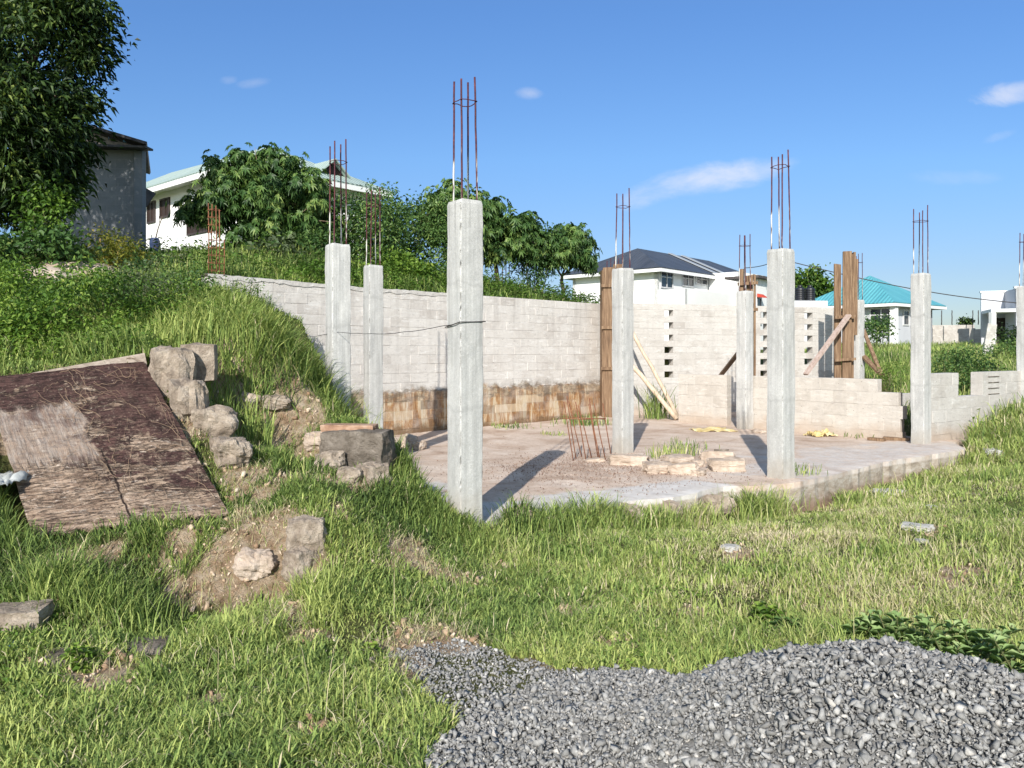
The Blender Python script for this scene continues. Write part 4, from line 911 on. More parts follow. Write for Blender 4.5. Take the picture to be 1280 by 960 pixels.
m = MB(); m.tube([dp + V3((.02, 0, .35)), dp + V3((.12, 0, .75)), dp + V3((.27, 0, 1.15))], [.025, .02, .015], 5); m.tube([dp + V3((.17, 0, .9)), dp + V3((.14, 0, 1.15))], .012, 4); m.build('stick', MT['bark'], t)

# two-storey white house with charcoal roof
K = V3((7.64, 42, 0)); ul_ = V3((-3.9, 3.5, 0)).normalized(); vr = V3((3.5, 3.9, 0)).normalized()
A, B, C, D = [(p.x, p.y) for p in (K + ul_ * 5.6, K, K + vr * 13.2, K + vr * 13.2 + ul_ * 5.6)]
o = thing('two_storey_house', 'white two-storey house with charcoal hipped roof rising behind the long wall', 'house', (*B, 2.6))
uab, ubc, E, rf = hip_house(o, A, B, C, D, 1.5, 5.9, 7.5, 'roof_dark', (K + ul_ * 2.8 + vr * 2.4 + V3((0,0,7.42)), K + ul_ * 2.8 + vr * 10.8 + V3((0,0,7.42))), .5)
n_r = V3((vr.y, -vr.x, 0)); KA = (K.x, K.y)
for px0, px1, y0, y1, bars in ((826, 840, 359, 341, 2), (853, 866, 357, 344, 2), (870, 883, 355, 346, 2)):
    s0, s1 = along(KA, vr, px0), along(KA, vr, px1); dd = K.y + vr.y * (s0 + s1) / 2
    window(o, KA, vr, n_r, s0, s1, CAMZ + (440 - y0) / 1000 * dd, CAMZ + (440 - y1) / 1000 * dd, 'glass', 'frame', bars, 1, .07)
# translucent strips on the roof
rs = E[1]; rn = (E[2] - E[1]).normalized(); sl = ((K + ul_ * 2.8 + vr * 5 + V3((0,0,7.42))) - (K + vr * 5 - n_r * 0 + n_r * .5 + V3((0,0,5.9))))
for s in (5.6, 7.1):
    a_ = K + vr * s + n_r * .48 + V3((0, 0, 5.935)); b_ = a_ + sl * .97
    m = MB(); m.hexa([a_ + V3((0,0,.012)), a_ + vr * .55 + V3((0,0,.012)), b_ + vr * .55 + V3((0,0,.012)), b_ + V3((0,0,.012)), a_ + V3((0,0,.05)), a_ + vr * .55 + V3((0,0,.05)), b_ + vr * .55 + V3((0,0,.05)), b_ + V3((0,0,.05))]); m.build('roof_strip', MT['roof_pale'], rf)
# lower wing with balcony parapet and the taller stair block
m = MB(); w0_ = K + n_r * 1.6 + vr * 0.0; w1_ = K + n_r * 1.6 + vr * 5.4
wallbox(m, (K.x + vr.x * .05, K.y + vr.y * .05), (w0_.x + vr.x*.05, w0_.y + vr.y*.05), 1.5, 4.75); wallbox(m, w0_, w1_, 3.75, 4.75); wallbox(m, w0_, w1_, 1.5, 3.05)
for s in (0, 1.9, 3.5, 5.1): p = w0_ + vr * s; wallbox(m, p + vr * .002, p + vr * .35, 3.05, 3.75)
m.build('balcony', MT['white'], o)
m = MB(); p = w0_ - n_r * .12; wallbox(m, p + vr * .2, p + vr * 5.2, 3.1, 3.7, .05); m.build('shaded_opening', MT['glass'], o)
t0_ = w1_ + vr * .02 + n_r * .3; t1_ = t0_ + vr * 3.4
m = MB(); wallbox(m, t0_, t1_, 3.9, 6.0); wallbox(m, t1_, t1_ - n_r * 1.8, 1.5, 6.0); wallbox(m, t0_ - n_r * 1.8, t0_, 1.5, 6.0); wallbox(m, t0_, t1_, 1.5, 3.0)
p = t0_ + vr * 2.3; wallbox(m, p, p + vr * .9, 3.0, 3.9); m.build('stair_block', MT['white'], o)
m = MB(); p = t0_ + n_r * .5; m.hexa([q + V3((0,0,z)) for z in (3.9, 3.98) for q in (p, p + vr * 3.0, p + vr * 3.0 - n_r * .7, p - n_r * .7)]); m.build('canopy', MT['shutter'], o)
for s0 in (.15, 1.4):
    window(o, (t0_.x - n_r.x * .3, t0_.y - n_r.y * .3), vr, n_r, s0, s0 + .9, 3.05, 3.8, 'glass', 'frame', 2, 1, .06)
# right-hand neighbour of the white house
q0 = P(943, 430, 40); q1 = P(962, 430, 41.5); q0.z = q1.z = 0
o = thing('brown_topped_house', 'narrow white building with red awning peeping out left of the concrete column', 'house', (q0.x, q0.y, 2))
m = MB(); wallbox(m, q0, q1 + (q1 - q0) * 1.2, 1.5, 5.2); m.build('wall', MT['white'], o)
uu = (q1 - q0).normalized(); nn_ = V3((uu.y, -uu.x, 0))
m = MB(); m.hexa([p + V3((0,0,z)) for z in (5.2, 5.32) for p in (q0 - uu * .2 + nn_ * .3, q1 + uu * 1.5 + nn_ * .3, q1 + uu * 1.5 - nn_ * 1.5, q0 - uu * .2 - nn_ * 1.5)]); m.build('roof', MT['roof_rust'], o)
window(o, (q0.x, q0.y), uu, nn_, .25, .75, 2.95, 4.2, 'glass', 'frame', 1, 1, .07)
m = MB(); p = q0 + uu * .05 + nn_ * .12; m.hexa([p + V3((0,0,4.25)), p + uu * .5 + V3((0,0,4.25)), p + uu * .5 + nn_ * .4 + V3((0,0,4.2)), p + nn_ * .4 + V3((0,0,4.2)), p + V3((0,0,4.42)), p + uu * .5 + V3((0,0,4.42)), p + uu * .5 + nn_ * .1 + V3((0,0,4.40)), p + nn_ * .1 + V3((0,0,4.40))]); m.build('awning', MT['red'], o)

# bungalow with turquoise roof
K2 = V3((22.7, 48, 0)); u2 = V3((-3.5, 4.5, 0)).normalized(); v2 = V3((4.5, 3.5, 0)).normalized()
A, B, C, D = [(p.x, p.y) for p in (K2 + u2 * 5.4, K2, K2 + v2 * 5.4, K2 + v2 * 5.4 + u2 * 5.4)]
o = thing('turquoise_roofed_house', 'small bungalow with turquoise pyramid roof beyond the grass', 'house', (*B, 2.4))
pk = K2 + u2 * 2.7 + v2 * 2.7 + V3((0, 0, 6.45))
uab, ubc, E, rf = hip_house(o, A, B, C, D, 1.0, 4.45, 6.4, 'roof_teal', (pk, pk), .6, 'offwhite')
nl = V3((uab.y, -uab.x, 0)); nr = V3((ubc.y, -ubc.x, 0))
s0, s1 = along(A, uab, 1089), along(A, uab, 1114.5)
window(o, A, uab, nl, s0, s1, 3.0, 4.1, 'glass', 'frame', 2, 1, .09)
window(o, A, uab, nl, along(A, uab, 1040), along(A, uab, 1060), 3.0, 4.1, 'glass', 'frame', 2, 1, .09)
m = MB(); kk = K2 + nl * .5 + nr * .45 * 0 + V3((0, 0, 0)); m.box((K2.x + .05, K2.y - .35, 2.75), (.34, .34, 3.3), .6); m.build('corner_post', MT['white'], o)
window(o, (K2.x, K2.y), ubc, nr, 1.6, 2.2, 3.2, 4.0, 'glass', 'frame', 1, 1, .08)
m = MB(); p = K2 + ubc * 2.9 + nr * .2 + V3((0, 0, 3.3)); m.box(p, (.75, .3, .55), math.atan2(ubc.y, ubc.x)); m.build('air_conditioner', MT['white'], o)
# pale modern house at the right edge
o = thing('flat_roofed_house', 'pale grey flat-roofed house with white coping at the right edge', 'house', P(1255, 410, 45))
g0, g1 = P(1239, 430, 45), P(1270, 430, 44.6); g0.z = g1.z = 0; g2 = g1 + (g1 - g0) * 3
ue = (g1 - g0).normalized(); ne = V3((ue.y, -ue.x, 0))
m = MB(); wallbox(m, g0 - ne * 2.5, g1 - ne * 2.5 + ue, 1.0, 5.0); wallbox(m, g1 - ne * .0, g2, 1.0, 5.05); wallbox(m, g1 - ne * 2.4, g1 - ne * .05, 1.0, 5.05); m.build('wall', MT['offwhite'], o)
m = MB(); wallbox(m, g0 - ne * 2.45 - ue * .05, g1 - ne * 2.45 + ue, 5.0, 5.1, .32); wallbox(m, g1 + ne * .06 - ue * .08, g2, 5.05, 5.17, .32); m.build('coping', MT['white'], o)
m = MB(); m.hexa([p + V3((0,0,z)) for z in (3.74, 3.92) for p in (g0, g1 + ue * .2, g1 + ue * .2 - ne * 2.4, g0 - ne * 2.4)]); m.build('porch_roof', MT['white'], o)
m = MB(); m.box((g0.x + .13, g0.y + .1, 2.36), (.26, .26, 2.75), .1); m.build('porch_post', MT['white'], o)
m = MB(); wallbox(m, g0 + ue * .7 - ne * 2.42, g0 + ue * 1.4 - ne * 2.42, 1.4, 3.5, .05); m.build('door', MT['shutter'], o)

# far boundary walls
def simple_wall(name, label, a, b, z0, z1, post=True):
    o = thing(name, label, 'wall', a); m = MB(); wallbox(m, a, b, z0, z1, .2); m.build('blockwork', MT['wall'], o)
    a = V3((a[0], a[1], 0)); b = V3((b[0], b[1], 0)); L_ = (b - a).length; u_ = (b - a) / L_; n_ = V3((u_.y, -u_.x, 0))
    for k in range(int(L_ / 3.2) + 1):
        m = MB(); p = a + u_ * (3.2 * k) + n_ * .06; wallbox(m, p, p + u_ * .25, z0, z1 + .06, .32); m.build('pier', MT['wall'], o)
    return o
simple_wall('boundary_wall', 'far tan boundary wall between turquoise house and pale house', P(1160, 412, 52), P(1218, 412, 51), 1.0, CAMZ + .034 * 51)
simple_wall('boundary_wall', 'lower stretch of far boundary wall ending at the pale house', P(1212, 412, 49), P(1262, 412, 47.5), 1.0, CAMZ + .029 * 48)
o = prop('leaning_slab', 'cream concrete post leaning in the grass before the pale house', P(1232, 452, 31), P(1240, 405, 31), .32, .14, MT['pale_rock'], 'post', None)
for px in (1177, 1190, 1216, 1223):
    a_ = P(px, 406, 50); prop('thin_post', {1177: 'thin pole at the left end of the far boundary wall', 1190: 'second thin pole on the far boundary wall', 1216: 'thin dark pole above the step of the far wall', 1223: 'last thin pole before the pale house'}[px], a_, a_ + V3((0, 0, .9)), .03, 0, MT['wire'], 'pole', 'thin poles on the far wall')
# black water tanks on a stand
o = thing('tank_stand', 'grey block stand carrying the two black water tanks', 'stand', P(1005, 400, 36))
c_ = P(1004, 440, 36); m = MB(); m.box((c_.x, c_.y, 2.25), (1.7, 1.2, 3.05), .1); m.build('base', MT['offwhite'], o)
for k, (px, lb) in enumerate(((1000, 'left black ribbed water tank on the block stand'), (1012.5, 'right black ribbed water tank on the block stand'))):
    c_ = P(px, 440, 36); c_.z = 3.775; t = thing('water_tank', lb, 'water tank', c_, 'black water tanks'); m = MB()
    pr = [(0, .18)]; 
    for i in range(6): pr += [(.02 + i * .09, .205), (.065 + i * .09, .222)]
    pr += [(.58, .20), (.63, .12), (.65, .09), (.69, .085)]
    m.tube([c_ + V3((0, 0, z)) for z, r in pr], [r for z, r in pr], 16); m.build('body', MT['tank'], t)
    m = MB(); m.tube([c_ + V3((0, 0, .69)), c_ + V3((0, 0, .73))], .1, 12); m.build('lid', MT['tank'], t)
# overhead cable on a thin pole
o = thing('utility_pole', 'slim pole carrying the overhead cable, hidden by a concrete column', 'pole', P(976, 400, 38))
a_ = P(976, 400, 38); a_.z = 1.5; m = MB(); m.tube([a_, V3((a_.x, a_.y, P(0, 321, 38).z))], [.08, .06], 8); m.build('shaft', MT['bark'], o)
o2 = thing('utility_pole', 'pole outside the right edge holding the far end of the cable', 'pole', P(1420, 400, 36))
b_ = P(1420, 400, 36); b_.z = 1.5; m = MB(); m.tube([b_, V3((b_.x, b_.y, P(0, 385, 36).z))], [.08, .06], 8); m.build('shaft', MT['bark'], o2)
m = MB(); pa, pb_ = P(976, 324, 37.98), P(1420, 387, 35.98)
m.tube([pa.lerp(pb_, i / 24) + V3((0, 0, -.55 * math.sin(PI * i / 24))) for i in range(25)], .022, 5)
pc = P(930, 335, 43); m.tube([pa.lerp(pc, i / 10) + V3((0, 0, -.1 * math.sin(PI * i / 10))) for i in range(11)], .02, 5)
tag(m.build('overhead_cable', MT['wire']), 'thin black overhead cable sagging across the sky on the right', 'cable')

# ------------------------------------------------------------------ leaves and trees
def unit(v): return v / np.maximum(np.linalg.norm(v, axis=1, keepdims=True), 1e-9)
def leaf_geo(p, d, up_, ln, wd, droop=.25):
    """one folded leaf per row: base p, direction d, rough up vector, length, width"""
    n = len(p); d = unit(d); s = unit(np.cross(d, up_)); u_ = np.cross(s, d); ln = ln[:, None]; wd = wd[:, None]
    mid = p + d * ln * .45 + u_ * ln * .06
    a = mid + s * wd * .5 + u_ * wd * .12; b = mid - s * wd * .5 + u_ * wd * .12; t = p + d * ln - np.array([0, 0, 1.]) * ln * droop
    V = np.stack([p, a, t, b], 1).reshape(-1, 3); i = np.arange(n)[:, None] * 4
    F = np.concatenate([i + np.array([[0, 1, 2]]), i + np.array([[0, 2, 3]])])
    return V, F
def cloud(n, c, r, sub, spread, shell=.45):
    """leaf base points clumped around sub-centres inside an ellipsoid"""
    q = unit(rng.normal(size=(sub, 3))) * (rng.uniform(shell, 1, (sub, 1)) ** .7)
    q = q * np.array(r) + np.array(c); k = rng.integers(0, sub, n)
    off = rng.normal(size=(n, 3)) * spread * np.array([1, 1, .7])
    return q[k] + off, unit(off + 1e-6), k
def foliage(name, blobs, mat, parent, ln=.09, wd=.035, tint=(.45, .2), droop=.25, upb=.5, whorl=0):
    PV = []; PF = []; PT = []; nv = 0
    for (c, r, n, sub, spread) in blobs:
        p, out, k = cloud(n, c, r, sub, spread)
        if whorl:     # palmate leaves: whorl leaflets share one base
            hub = p; d0 = unit(out + np.array([0, 0, .25])); p = np.repeat(hub, whorl, 0); out = np.repeat(d0, whorl, 0)
            a1 = unit(np.cross(out, rng.normal(size=out.shape) * .0 + np.array([.3, .5, .8]))); a2 = np.cross(out, a1)
            ang = np.tile(np.arange(whorl) * 2 * PI / whorl, len(hub)) + np.repeat(rng.uniform(0, 6, len(hub)), whorl)
            d = unit(a1 * np.cos(ang)[:, None] + a2 * np.sin(ang)[:, None] + out * .25); upv = out; k = np.repeat(k, whorl)
        else:
            d = unit(out * .8 + rng.normal(size=p.shape) * .6); upv = np.array([0, 0, 1.]) * upb + rng.normal(size=p.shape) * .45
        m = len(p); L_ = ln * rng.uniform(.6, 1.25, m); W_ = wd * rng.uniform(.7, 1.2, m)
        V, F = leaf_geo(p, d, upv, L_, W_, droop)
        ct = rng.normal(0, tint[1], sub)[k] + rng.normal(tint[0], .13, m)
        PV.append(V); PF.append(F + nv); nv += len(V); PT.append(np.repeat(np.clip(ct, 0, 1), 4))
    return fast_mesh(name, np.concatenate(PV), [np.concatenate(PF)], mat, parent, np.concatenate(PT))
def limb(mb, a, b, r0, r1, bend=.12, n=7):
    a = V3(a); b = V3(b); L_ = (b - a).length; o1 = V3((rnd.uniform(-1,1), rnd.uniform(-1,1), rnd.uniform(-.3,.6))) * L_ * bend
    pts = [a.lerp(b, i / n) + o1 * math.sin(PI * i / n) + V3((rnd.uniform(-1,1), rnd.uniform(-1,1), 0)) * r0 * .3 for i in range(n + 1)]
    mb.tube(pts, [r0 + (r1 - r0) * i / n for i in range(n + 1)], 7); return pts
def tree(name, label, base, fork, tips, blobs, mat, bark='bark', r=.12, group=None, cat='tree', **kw):
    o = thing(name, label, cat, base, group); m = MB()
    base = V3(base); fork = V3(fork); limb(m, base - V3((0, 0, .3)), fork, r, r * .75, .05)
    for tp in tips:
        pts = limb(m, fork, tp, r * .55, r * .14, .14)
        for k in range(3):
            a_ = pts[rnd.randint(3, 6)]; q = V3(tp) + V3((rnd.uniform(-1,1), rnd.uniform(-1,1), rnd.uniform(-.4,.8))) * (V3(tp) - fork).length * .4
            limb(m, a_, q, r * .2, r * .06, .15, 4)
    m.build('trunk', MT[bark], o, True)
    foliage('crown', blobs, MT[mat], o, **kw); return o
def B_(px, py, d, rpx, rpy=None, rd=None, n=1500, sub=30, sp=.16):
    c = P(px, py, d); rx = rpx / 1000 * d; rz = (rpy or rpx) / 1000 * d
    return (tuple(c), (rx, rd or rx, rz), n, sub, sp)
def gz(px, d): x = (px - 640) / 1000 * d; return V3((x, d, Hs(x, d)))

# big dark tree at the upper left
bs = [B_(30,60,14,85,60,1.5,5200,60,.22), B_(82,30,14,44,40,1.0,2400,34,.2), B_(48,140,13.6,52,45,1.1,3600,44,.2), B_(15,180,13.6,55,60,1.1,3400,40,.2), B_(66,215,14.2,26,38,.7,1500,24,.16), B_(20,255,14.6,45,40,.9,2200,30,.18), B_(55,215,13.9,40,50,.8,2000,26,.18),
      B_(-60,120,14,90,110,1.6,4200,50,.3), B_(-40,-60,14.4,110,80,1.7,4200,50,.3), B_(45,-50,14.2,66,55,1.3,2800,40,.25), B_(-150,20,14.5,100,130,1.8,3600,50,.3), B_(-150,180,15,80,90,1.5,2400,40,.3), B_(-60,-170,14.6,110,70,1.6,3000,40,.3), B_(-190,-60,14.0,110,120,1.3,6500,70,.3), B_(-190,-180,14.2,110,80,1.3,4000,50,.3), B_(45,-140,14.4,70,50,1.2,1800,30,.25), B_(108,70,14,16,22,.4,500,12,.13), B_(100,122,13.8,15,16,.4,420,10,.12), B_(102,10,13.9,32,20,.5,700,14,.14)]
tb = gz(-30, 14.3)
tree('large_tree', 'tall dark green tree filling the upper left corner', tb, P(-20, 170, 14.3), [P(20,80,14), P(60,130,13.8), P(-60,90,14.2), P(-20,0,14.3), P(60,-20,14.2), P(-130,60,14.5), P(30,220,14.2), P(-50,-130,14.5)], bs, 'leaf_dark', r=.24, ln=.15, wd=.05, tint=(.48,.20), droop=.35)
# leafy tree before the white house, palmate leaves
fk = P(306, 268, 17.6)
bs = [B_(330,235,17.5,62,42,1.0,1178,54,.16), B_(300,255,17.2,48,30,.8,684,35,.15), B_(270,262,17.4,35,22,.6,380,21,.14), B_(375,255,17.6,42,40,.8,798,35,.15), B_(350,285,17.3,45,30,.8,627,29,.15), B_(300,215,17.6,36,22,.6,418,21,.13), B_(340,205,17.7,30,18,.5,342,18,.12), B_(320,300,17.0,40,25,.7,380,21,.15), B_(392,290,17.6,26,35,.5,380,21,.15), B_(245,268,17.3,18,10,.3,114,10,.12), B_(355,310,17.2,25,14,.5,190,13,.13)]
tree('palmate_tree', 'bushy dark tree with drooping hand-shaped leaves before the white house', gz(312, 17.5), fk, [P(330,235,17.5), P(298,250,17.3), P(270,262,17.4), P(370,255,17.6), P(345,285,17.4), P(335,210,17.6), P(390,285,17.6)], bs, 'leaf_mid', 'bark_pale', r=.075, ln=.12, wd=.042, tint=(.48,.22), droop=.5, whorl=7)
# shrubs and trees behind the long wall
bs = [B_(430,275,18.5,38,38,.8,1950,45,.15), B_(460,290,18.2,35,35,.8,1690,40,.15), B_(415,300,18,30,35,.7,1300,29,.15), B_(472,250,18.6,26,20,.5,798,13,.12), B_(440,325,17.6,50,18,.8,1170,29,.15)]
tree('round_tree', 'rounded mid-green tree behind the squat column', gz(440, 18.3), P(440, 310, 18.3), [P(430,275,18.4), P(462,285,18.3), P(418,300,18.1)], bs, 'leaf_mid', r=.07, ln=.10, wd=.045, tint=(.50,.22), group='trees above the long wall')
bs = [B_(510,290,19,45,30,.9,1950,45,.15), B_(535,270,19.3,30,26,.7,1170,27,.14), B_(500,318,18.5,40,25,.8,1560,35,.15), B_(545,315,18.8,30,40,.7,1300,32,.15)]
tree('round_tree', 'dense tree filling the gap left of the tall chipped column', gz(515, 19), P(518, 330, 19), [P(510,290,19), P(538,272,19.2), P(545,315,18.9), P(490,312,18.7)], bs, 'leaf_mid', r=.07, ln=.10, wd=.045, tint=(.50,.22), group='trees above the long wall')
bs = [B_(570,262,20,38,28,.8,798,37,.16), B_(600,280,19.8,40,30,.9,798,37,.16), B_(575,300,19.6,32,30,.8,608,27,.16), B_(640,290,19.8,36,24,.8,646,32,.15), B_(545,285,19.9,22,20,.5,304,16,.15), B_(660,300,19.7,20,18,.5,266,13,.14), B_(618,312,19.7,26,14,.6,304,16,.14)]
tree('palmate_tree', 'wide tree behind the tall chipped column, higher than its neighbours', gz(628, 20), P(618, 318, 20), [P(572,265,20), P(600,280,19.8), P(580,300,19.7), P(640,290,19.8), P(658,300,19.8)], bs, 'leaf_mid', 'bark', r=.07, ln=.125, wd=.044, tint=(.50,.22), droop=.45, whorl=7, group='trees above the long wall')
bs = [B_(705,305,20.5,34,18,.7,627,32,.14), B_(690,320,20.3,30,16,.7,418,21,.14), B_(725,318,20.5,20,16,.5,304,16,.13), B_(712,293,20.6,18,9,.4,190,10,.1), B_(735,330,20.5,8,8,.2,76,5,.1), B_(672,310,20.3,18,20,.5,285,13,.14)]
tree('palmate_tree', 'small umbrella-shaped tree nearest the charcoal-roofed house', gz(703, 20.5), P(702, 345, 20.5), [P(690,322,20.4), P(708,310,20.5), P(726,320,20.5), P(716,300,20.6)], bs, 'leaf_mid', 'bark', r=.055, ln=.12, wd=.042, tint=(.52,.22), droop=.45, whorl=7, group='trees above the long wall')
def bush(name, label, px, py, d, rpx, rpy, mat, n=900, ln=.08, wd=.03, tint=(.5,.16), group=None, sub=26, sp=.11, cat='bush', rd=None, whorl=0, droop=.2):
    b = gz(px, d); o = thing(name, label, cat, b, group); c = P(px, py, d); m = MB()
    for k in range(7):
        q = c + V3((rnd.uniform(-1,1) * rpx / 1000 * d * .7, rnd.uniform(-.4,.4) * rpx / 1000 * d, rnd.uniform(-.3,.8) * rpy / 1000 * d)); limb(m, b + V3((rnd.uniform(-.06,.06), rnd.uniform(-.06,.06), -.1)), q, .014, .005, .12, 5)
    m.build('stem', MT['stem'], o, True)
    foliage('foliage', [B_(px, py, d, rpx, rpy, rd, n, sub, sp)], MT[mat], o, ln=ln, wd=wd, tint=tint, droop=droop, whorl=whorl); return o
tg = 'weedy bushes on the terrace'
bush('leafy_bush', 'bright yellow-green bush just above the left end of the edge beam', 42, 412, 8.0, 52, 44, 'leaf_bright', 2600, .06, .028, group=tg)
bush('leafy_bush', 'dark leafy bush to the right of the bright yellow-green one', 112, 388, 8.6, 66, 52, 'leaf_bright', 4200, .055, .022, (.38,.24), group=tg, sub=60)
bush('leafy_bush', 'dark bush with grey-green sprays above the terrace edge', 172, 372, 9.4, 42, 44, 'leaf_grey', 2600, .05, .014, (.35,.25), group=tg, sub=34)
bush('leafy_bush', 'green bush at the left border above the terrace', -10, 385, 8.6, 50, 50, 'leaf_bright', 2400, .06, .025, (.6,.15), group=tg)
for a in (('feathery green shrub on the terrace near the rebar ladder', 232, 368, 10.4, 30, 26, 'leaf_mid', 1500, .07, .025, (.55,.2)), ('low bright shrub on the terrace rim left of the wall end', 205, 398, 9.0, 34, 24, 'leaf_bright', 1800, .06, .025, (.45,.2)),
          ('tall loose shrub beside the sand heaps', 84, 388, 9.6, 40, 28, 'leaf_mid', 2200, .07, .03, (.5,.22)), ('bright loose shrub at the left border below the broad-leaved bush', 12, 352, 11.5, 40, 30, 'leaf_bright', 2000, .07, .03, (.4,.2)), ('dark small shrub right of the yellowish one', 188, 340, 13.2, 24, 20, 'leaf_mid', 1100, .07, .03, (.3,.2))):
    bush('loose_shrub', a[0], *a[1:7], n=a[7], ln=a[8], wd=a[9], tint=a[10], group=tg, sub=34, sp=.13)
bush('yellow_shrub', 'yellowish shrub with orange tinged leaves before the grey shed', 143, 318, 14, 42, 30, 'leaf_yellow', 2400, .075, .028, (.45,.2), group=tg, sub=30, sp=.1)
bush('climber_bush', 'sunlit climbing bush at the foot of the big tree', 55, 270, 13.4, 24, 42, 'leaf_bright', 900, .10, .06, (.35,.2), group=tg, sub=24, sp=.13)
bush('broadleaf_bush', 'dark broad-leaved bush in the shade under the big tree', 55, 318, 13.2, 52, 26, 'leaf_mid', 1500, .12, .07, (.45,.2), group=tg, sub=30, sp=.14)
bush('grey_shrub', 'whitish green low shrub in front of the white house', 215, 335, 15, 42, 14, 'leaf_grey', 1200, .09, .025, (.6,.25), group=tg, sub=24, sp=.12)
bush('leafy_bush', 'small green bush before the dark window of the white house', 258, 326, 16, 22, 16, 'leaf_mid', 500, .10, .04, (.65,.15), group=tg, sub=14)
bush('bluish_bush', 'bluish big-leaved bush at the foot of the palmate tree', 335, 318, 16, 34, 20, 'leaf_grey', 500, .15, .07, (.2,.15), group=tg, sub=18, sp=.14)
wg = 'bushes behind the long wall'
bush('tall_bush', 'tall shrub filling the gap below the green roof end', 480, 290, 17.5, 30, 40, 'leaf_mid', 2600, .1, .045, (.55,.2), group=wg, sub=50, sp=.15)
bush('tall_bush', 'leafy shrub right of the palmate tree', 405, 312, 17, 26, 28, 'leaf_mid', 1500, .1, .045, (.5,.2), group=wg, sub=34, sp=.14)
bush('bright_bush', 'bright lime-green bush right of the slim column', 505, 340, 17, 38, 24, 'leaf_bright', 1500, .12, .05, (.58,.15), group=wg, sub=30, sp=.13)
bush('bright_bush', 'lime-green bush between the two left columns', 446, 338, 16.4, 18, 22, 'leaf_bright', 600, .11, .045, (.5,.15), group=wg, sub=16, sp=.12)
bush('shade_bush', 'dark bush right behind the chipped column', 560, 345, 18, 34, 20, 'leaf_mid', 900, .1, .04, (.3,.15), group=wg, sub=20, sp=.13)
bush('shade_bush', 'dark bush under the wide tree above the wall', 665, 335, 20, 30, 18, 'leaf_mid', 900, .1, .04, (.3,.15), group=wg, sub=20, sp=.14)
bush('shade_bush', 'leafy mass joining the wide tree and the umbrella-shaped one', 668, 306, 20.2, 34, 30, 'leaf_mid', 2200, .1, .045, (.45,.22), group=wg, sub=40, sp=.15)
rg = 'bushes on the grassy right side'
bush('round_bush', 'dense dark green bush seen through the window gap of the low wall', 1200, 466, 17, 38, 34, 'leaf_mid', 2600, .07, .035, (.42,.18), group=rg, sub=46, sp=.12)
bush('round_bush', 'bush in front of the turquoise-roofed house window', 1098, 410, 38, 15, 13, 'leaf_mid', 700, .16, .08, (.5,.18), group=rg, sub=18, sp=.2)
bush('round_bush', 'small bush left of the window bush by the turquoise house', 1086, 408, 41, 7, 12, 'leaf_mid', 350, .16, .08, (.3,.18), group=rg, sub=10, sp=.2)
bush('round_bush', 'dark bush under the porch of the pale flat-roofed house', 1266, 420, 38, 14, 11, 'leaf_dark', 600, .16, .08, (.4,.15), group=rg, sub=14, sp=.22)
bush('round_bush', 'low bush in grass below the pale flat-roofed house', 1256, 440, 24, 26, 12, 'leaf_mid', 1200, .09, .04, (.55,.15), group=rg, sub=26, sp=.14)
bush('round_bush', 'tuft of leaves beside the foot of the formwork brace', 1112, 470, 16.6, 16, 16, 'leaf_bright', 500, .07, .02, (.4,.2), group=rg, sub=16, sp=.1)
bs = [B_(1008,352,62,20,14,1.2,1300,26,.35), B_(1022,362,62,16,10,1.0,800,18,.35), B_(996,362,62,12,10,.8,500,12,.35)]
tree('far_tree', 'far yellow-green tree behind the black water tanks', gz(1008, 62), P(1008, 385, 62), [P(1008,355,62), P(1022,362,62), P(996,362,62)], bs, 'leaf_bright', r=.2, ln=.36, wd=.2, tint=(.3,.2))
for k, (px, py, lb) in enumerate(((1204, 403, 'tiny dark tree beyond the far boundary wall, left one'), (1209, 402, 'tiny dark tree beyond the far boundary wall, right one'))):
    tree('far_tree', lb, gz(px, 120), P(px, 410, 120), [P(px, 404, 120)], [B_(px, py, 120, 4, 3, .5, 300, 8, .3)], 'leaf_dark', r=.15, ln=.4, wd=.25)
# lance-leaved weeds behind the gravel and a few in the lawn
def weed(label, px, py, d, hgt, n_st, mat='leaf_mid', ln=.15, wd=.027, tint=.5, group='lance-leaved weeds behind the gravel', spread=.26):
    b = gz(px, d); o = thing('leafy_weed', label, 'weed', b, group); m = MB(); Vs = []; Fs = []; Ts = []; nv = 0
    for k in range(n_st):
        a_ = rnd.uniform(0, 2 * PI); lean = rnd.uniform(.1, .6); tp = b + V3((math.cos(a_) * lean * hgt, math.sin(a_) * lean * hgt, hgt * rnd.uniform(.6, 1))); st = b + V3((rnd.uniform(-1,1), rnd.uniform(-1,1), 0)) * spread * .5
        pts = limb(m, st - V3((0, 0, .03)), tp, .006, .003, .08, 6)
        nl_ = 17; t_ = np.sort(rng.uniform(.15, 1, nl_)); ba = np.array([pts[min(6, int(q * 6))].lerp(pts[min(6, int(q * 6) + 1)], q * 6 % 1) for q in t_])
        an = np.arange(nl_) * 2.4 + rnd.uniform(0, 6); dd = np.stack([np.cos(an), np.sin(an), .15 + .9 * t_ ** 2], 1)
        L_ = ln * (1.15 - .55 * t_) * rng.uniform(.8, 1.2, nl_)
        Vv, Ff = leaf_geo(ba, dd, np.tile([0, 0, 1.], (nl_, 1)) + rng.normal(0, .2, (nl_, 3)), L_, wd * rng.uniform(.8, 1.3, nl_), .35)
        Vs.append(Vv); Fs.append(Ff + nv); nv += len(Vv); Ts.append(np.repeat(np.clip(rng.normal(tint, .15, nl_) + .15 * (t_ > .9), 0, 1), 4))
    m.build('stem', MT['stem'], o, True); fast_mesh('foliage', np.concatenate(Vs), [np.concatenate(Fs)], MT[mat], o, np.concatenate(Ts))
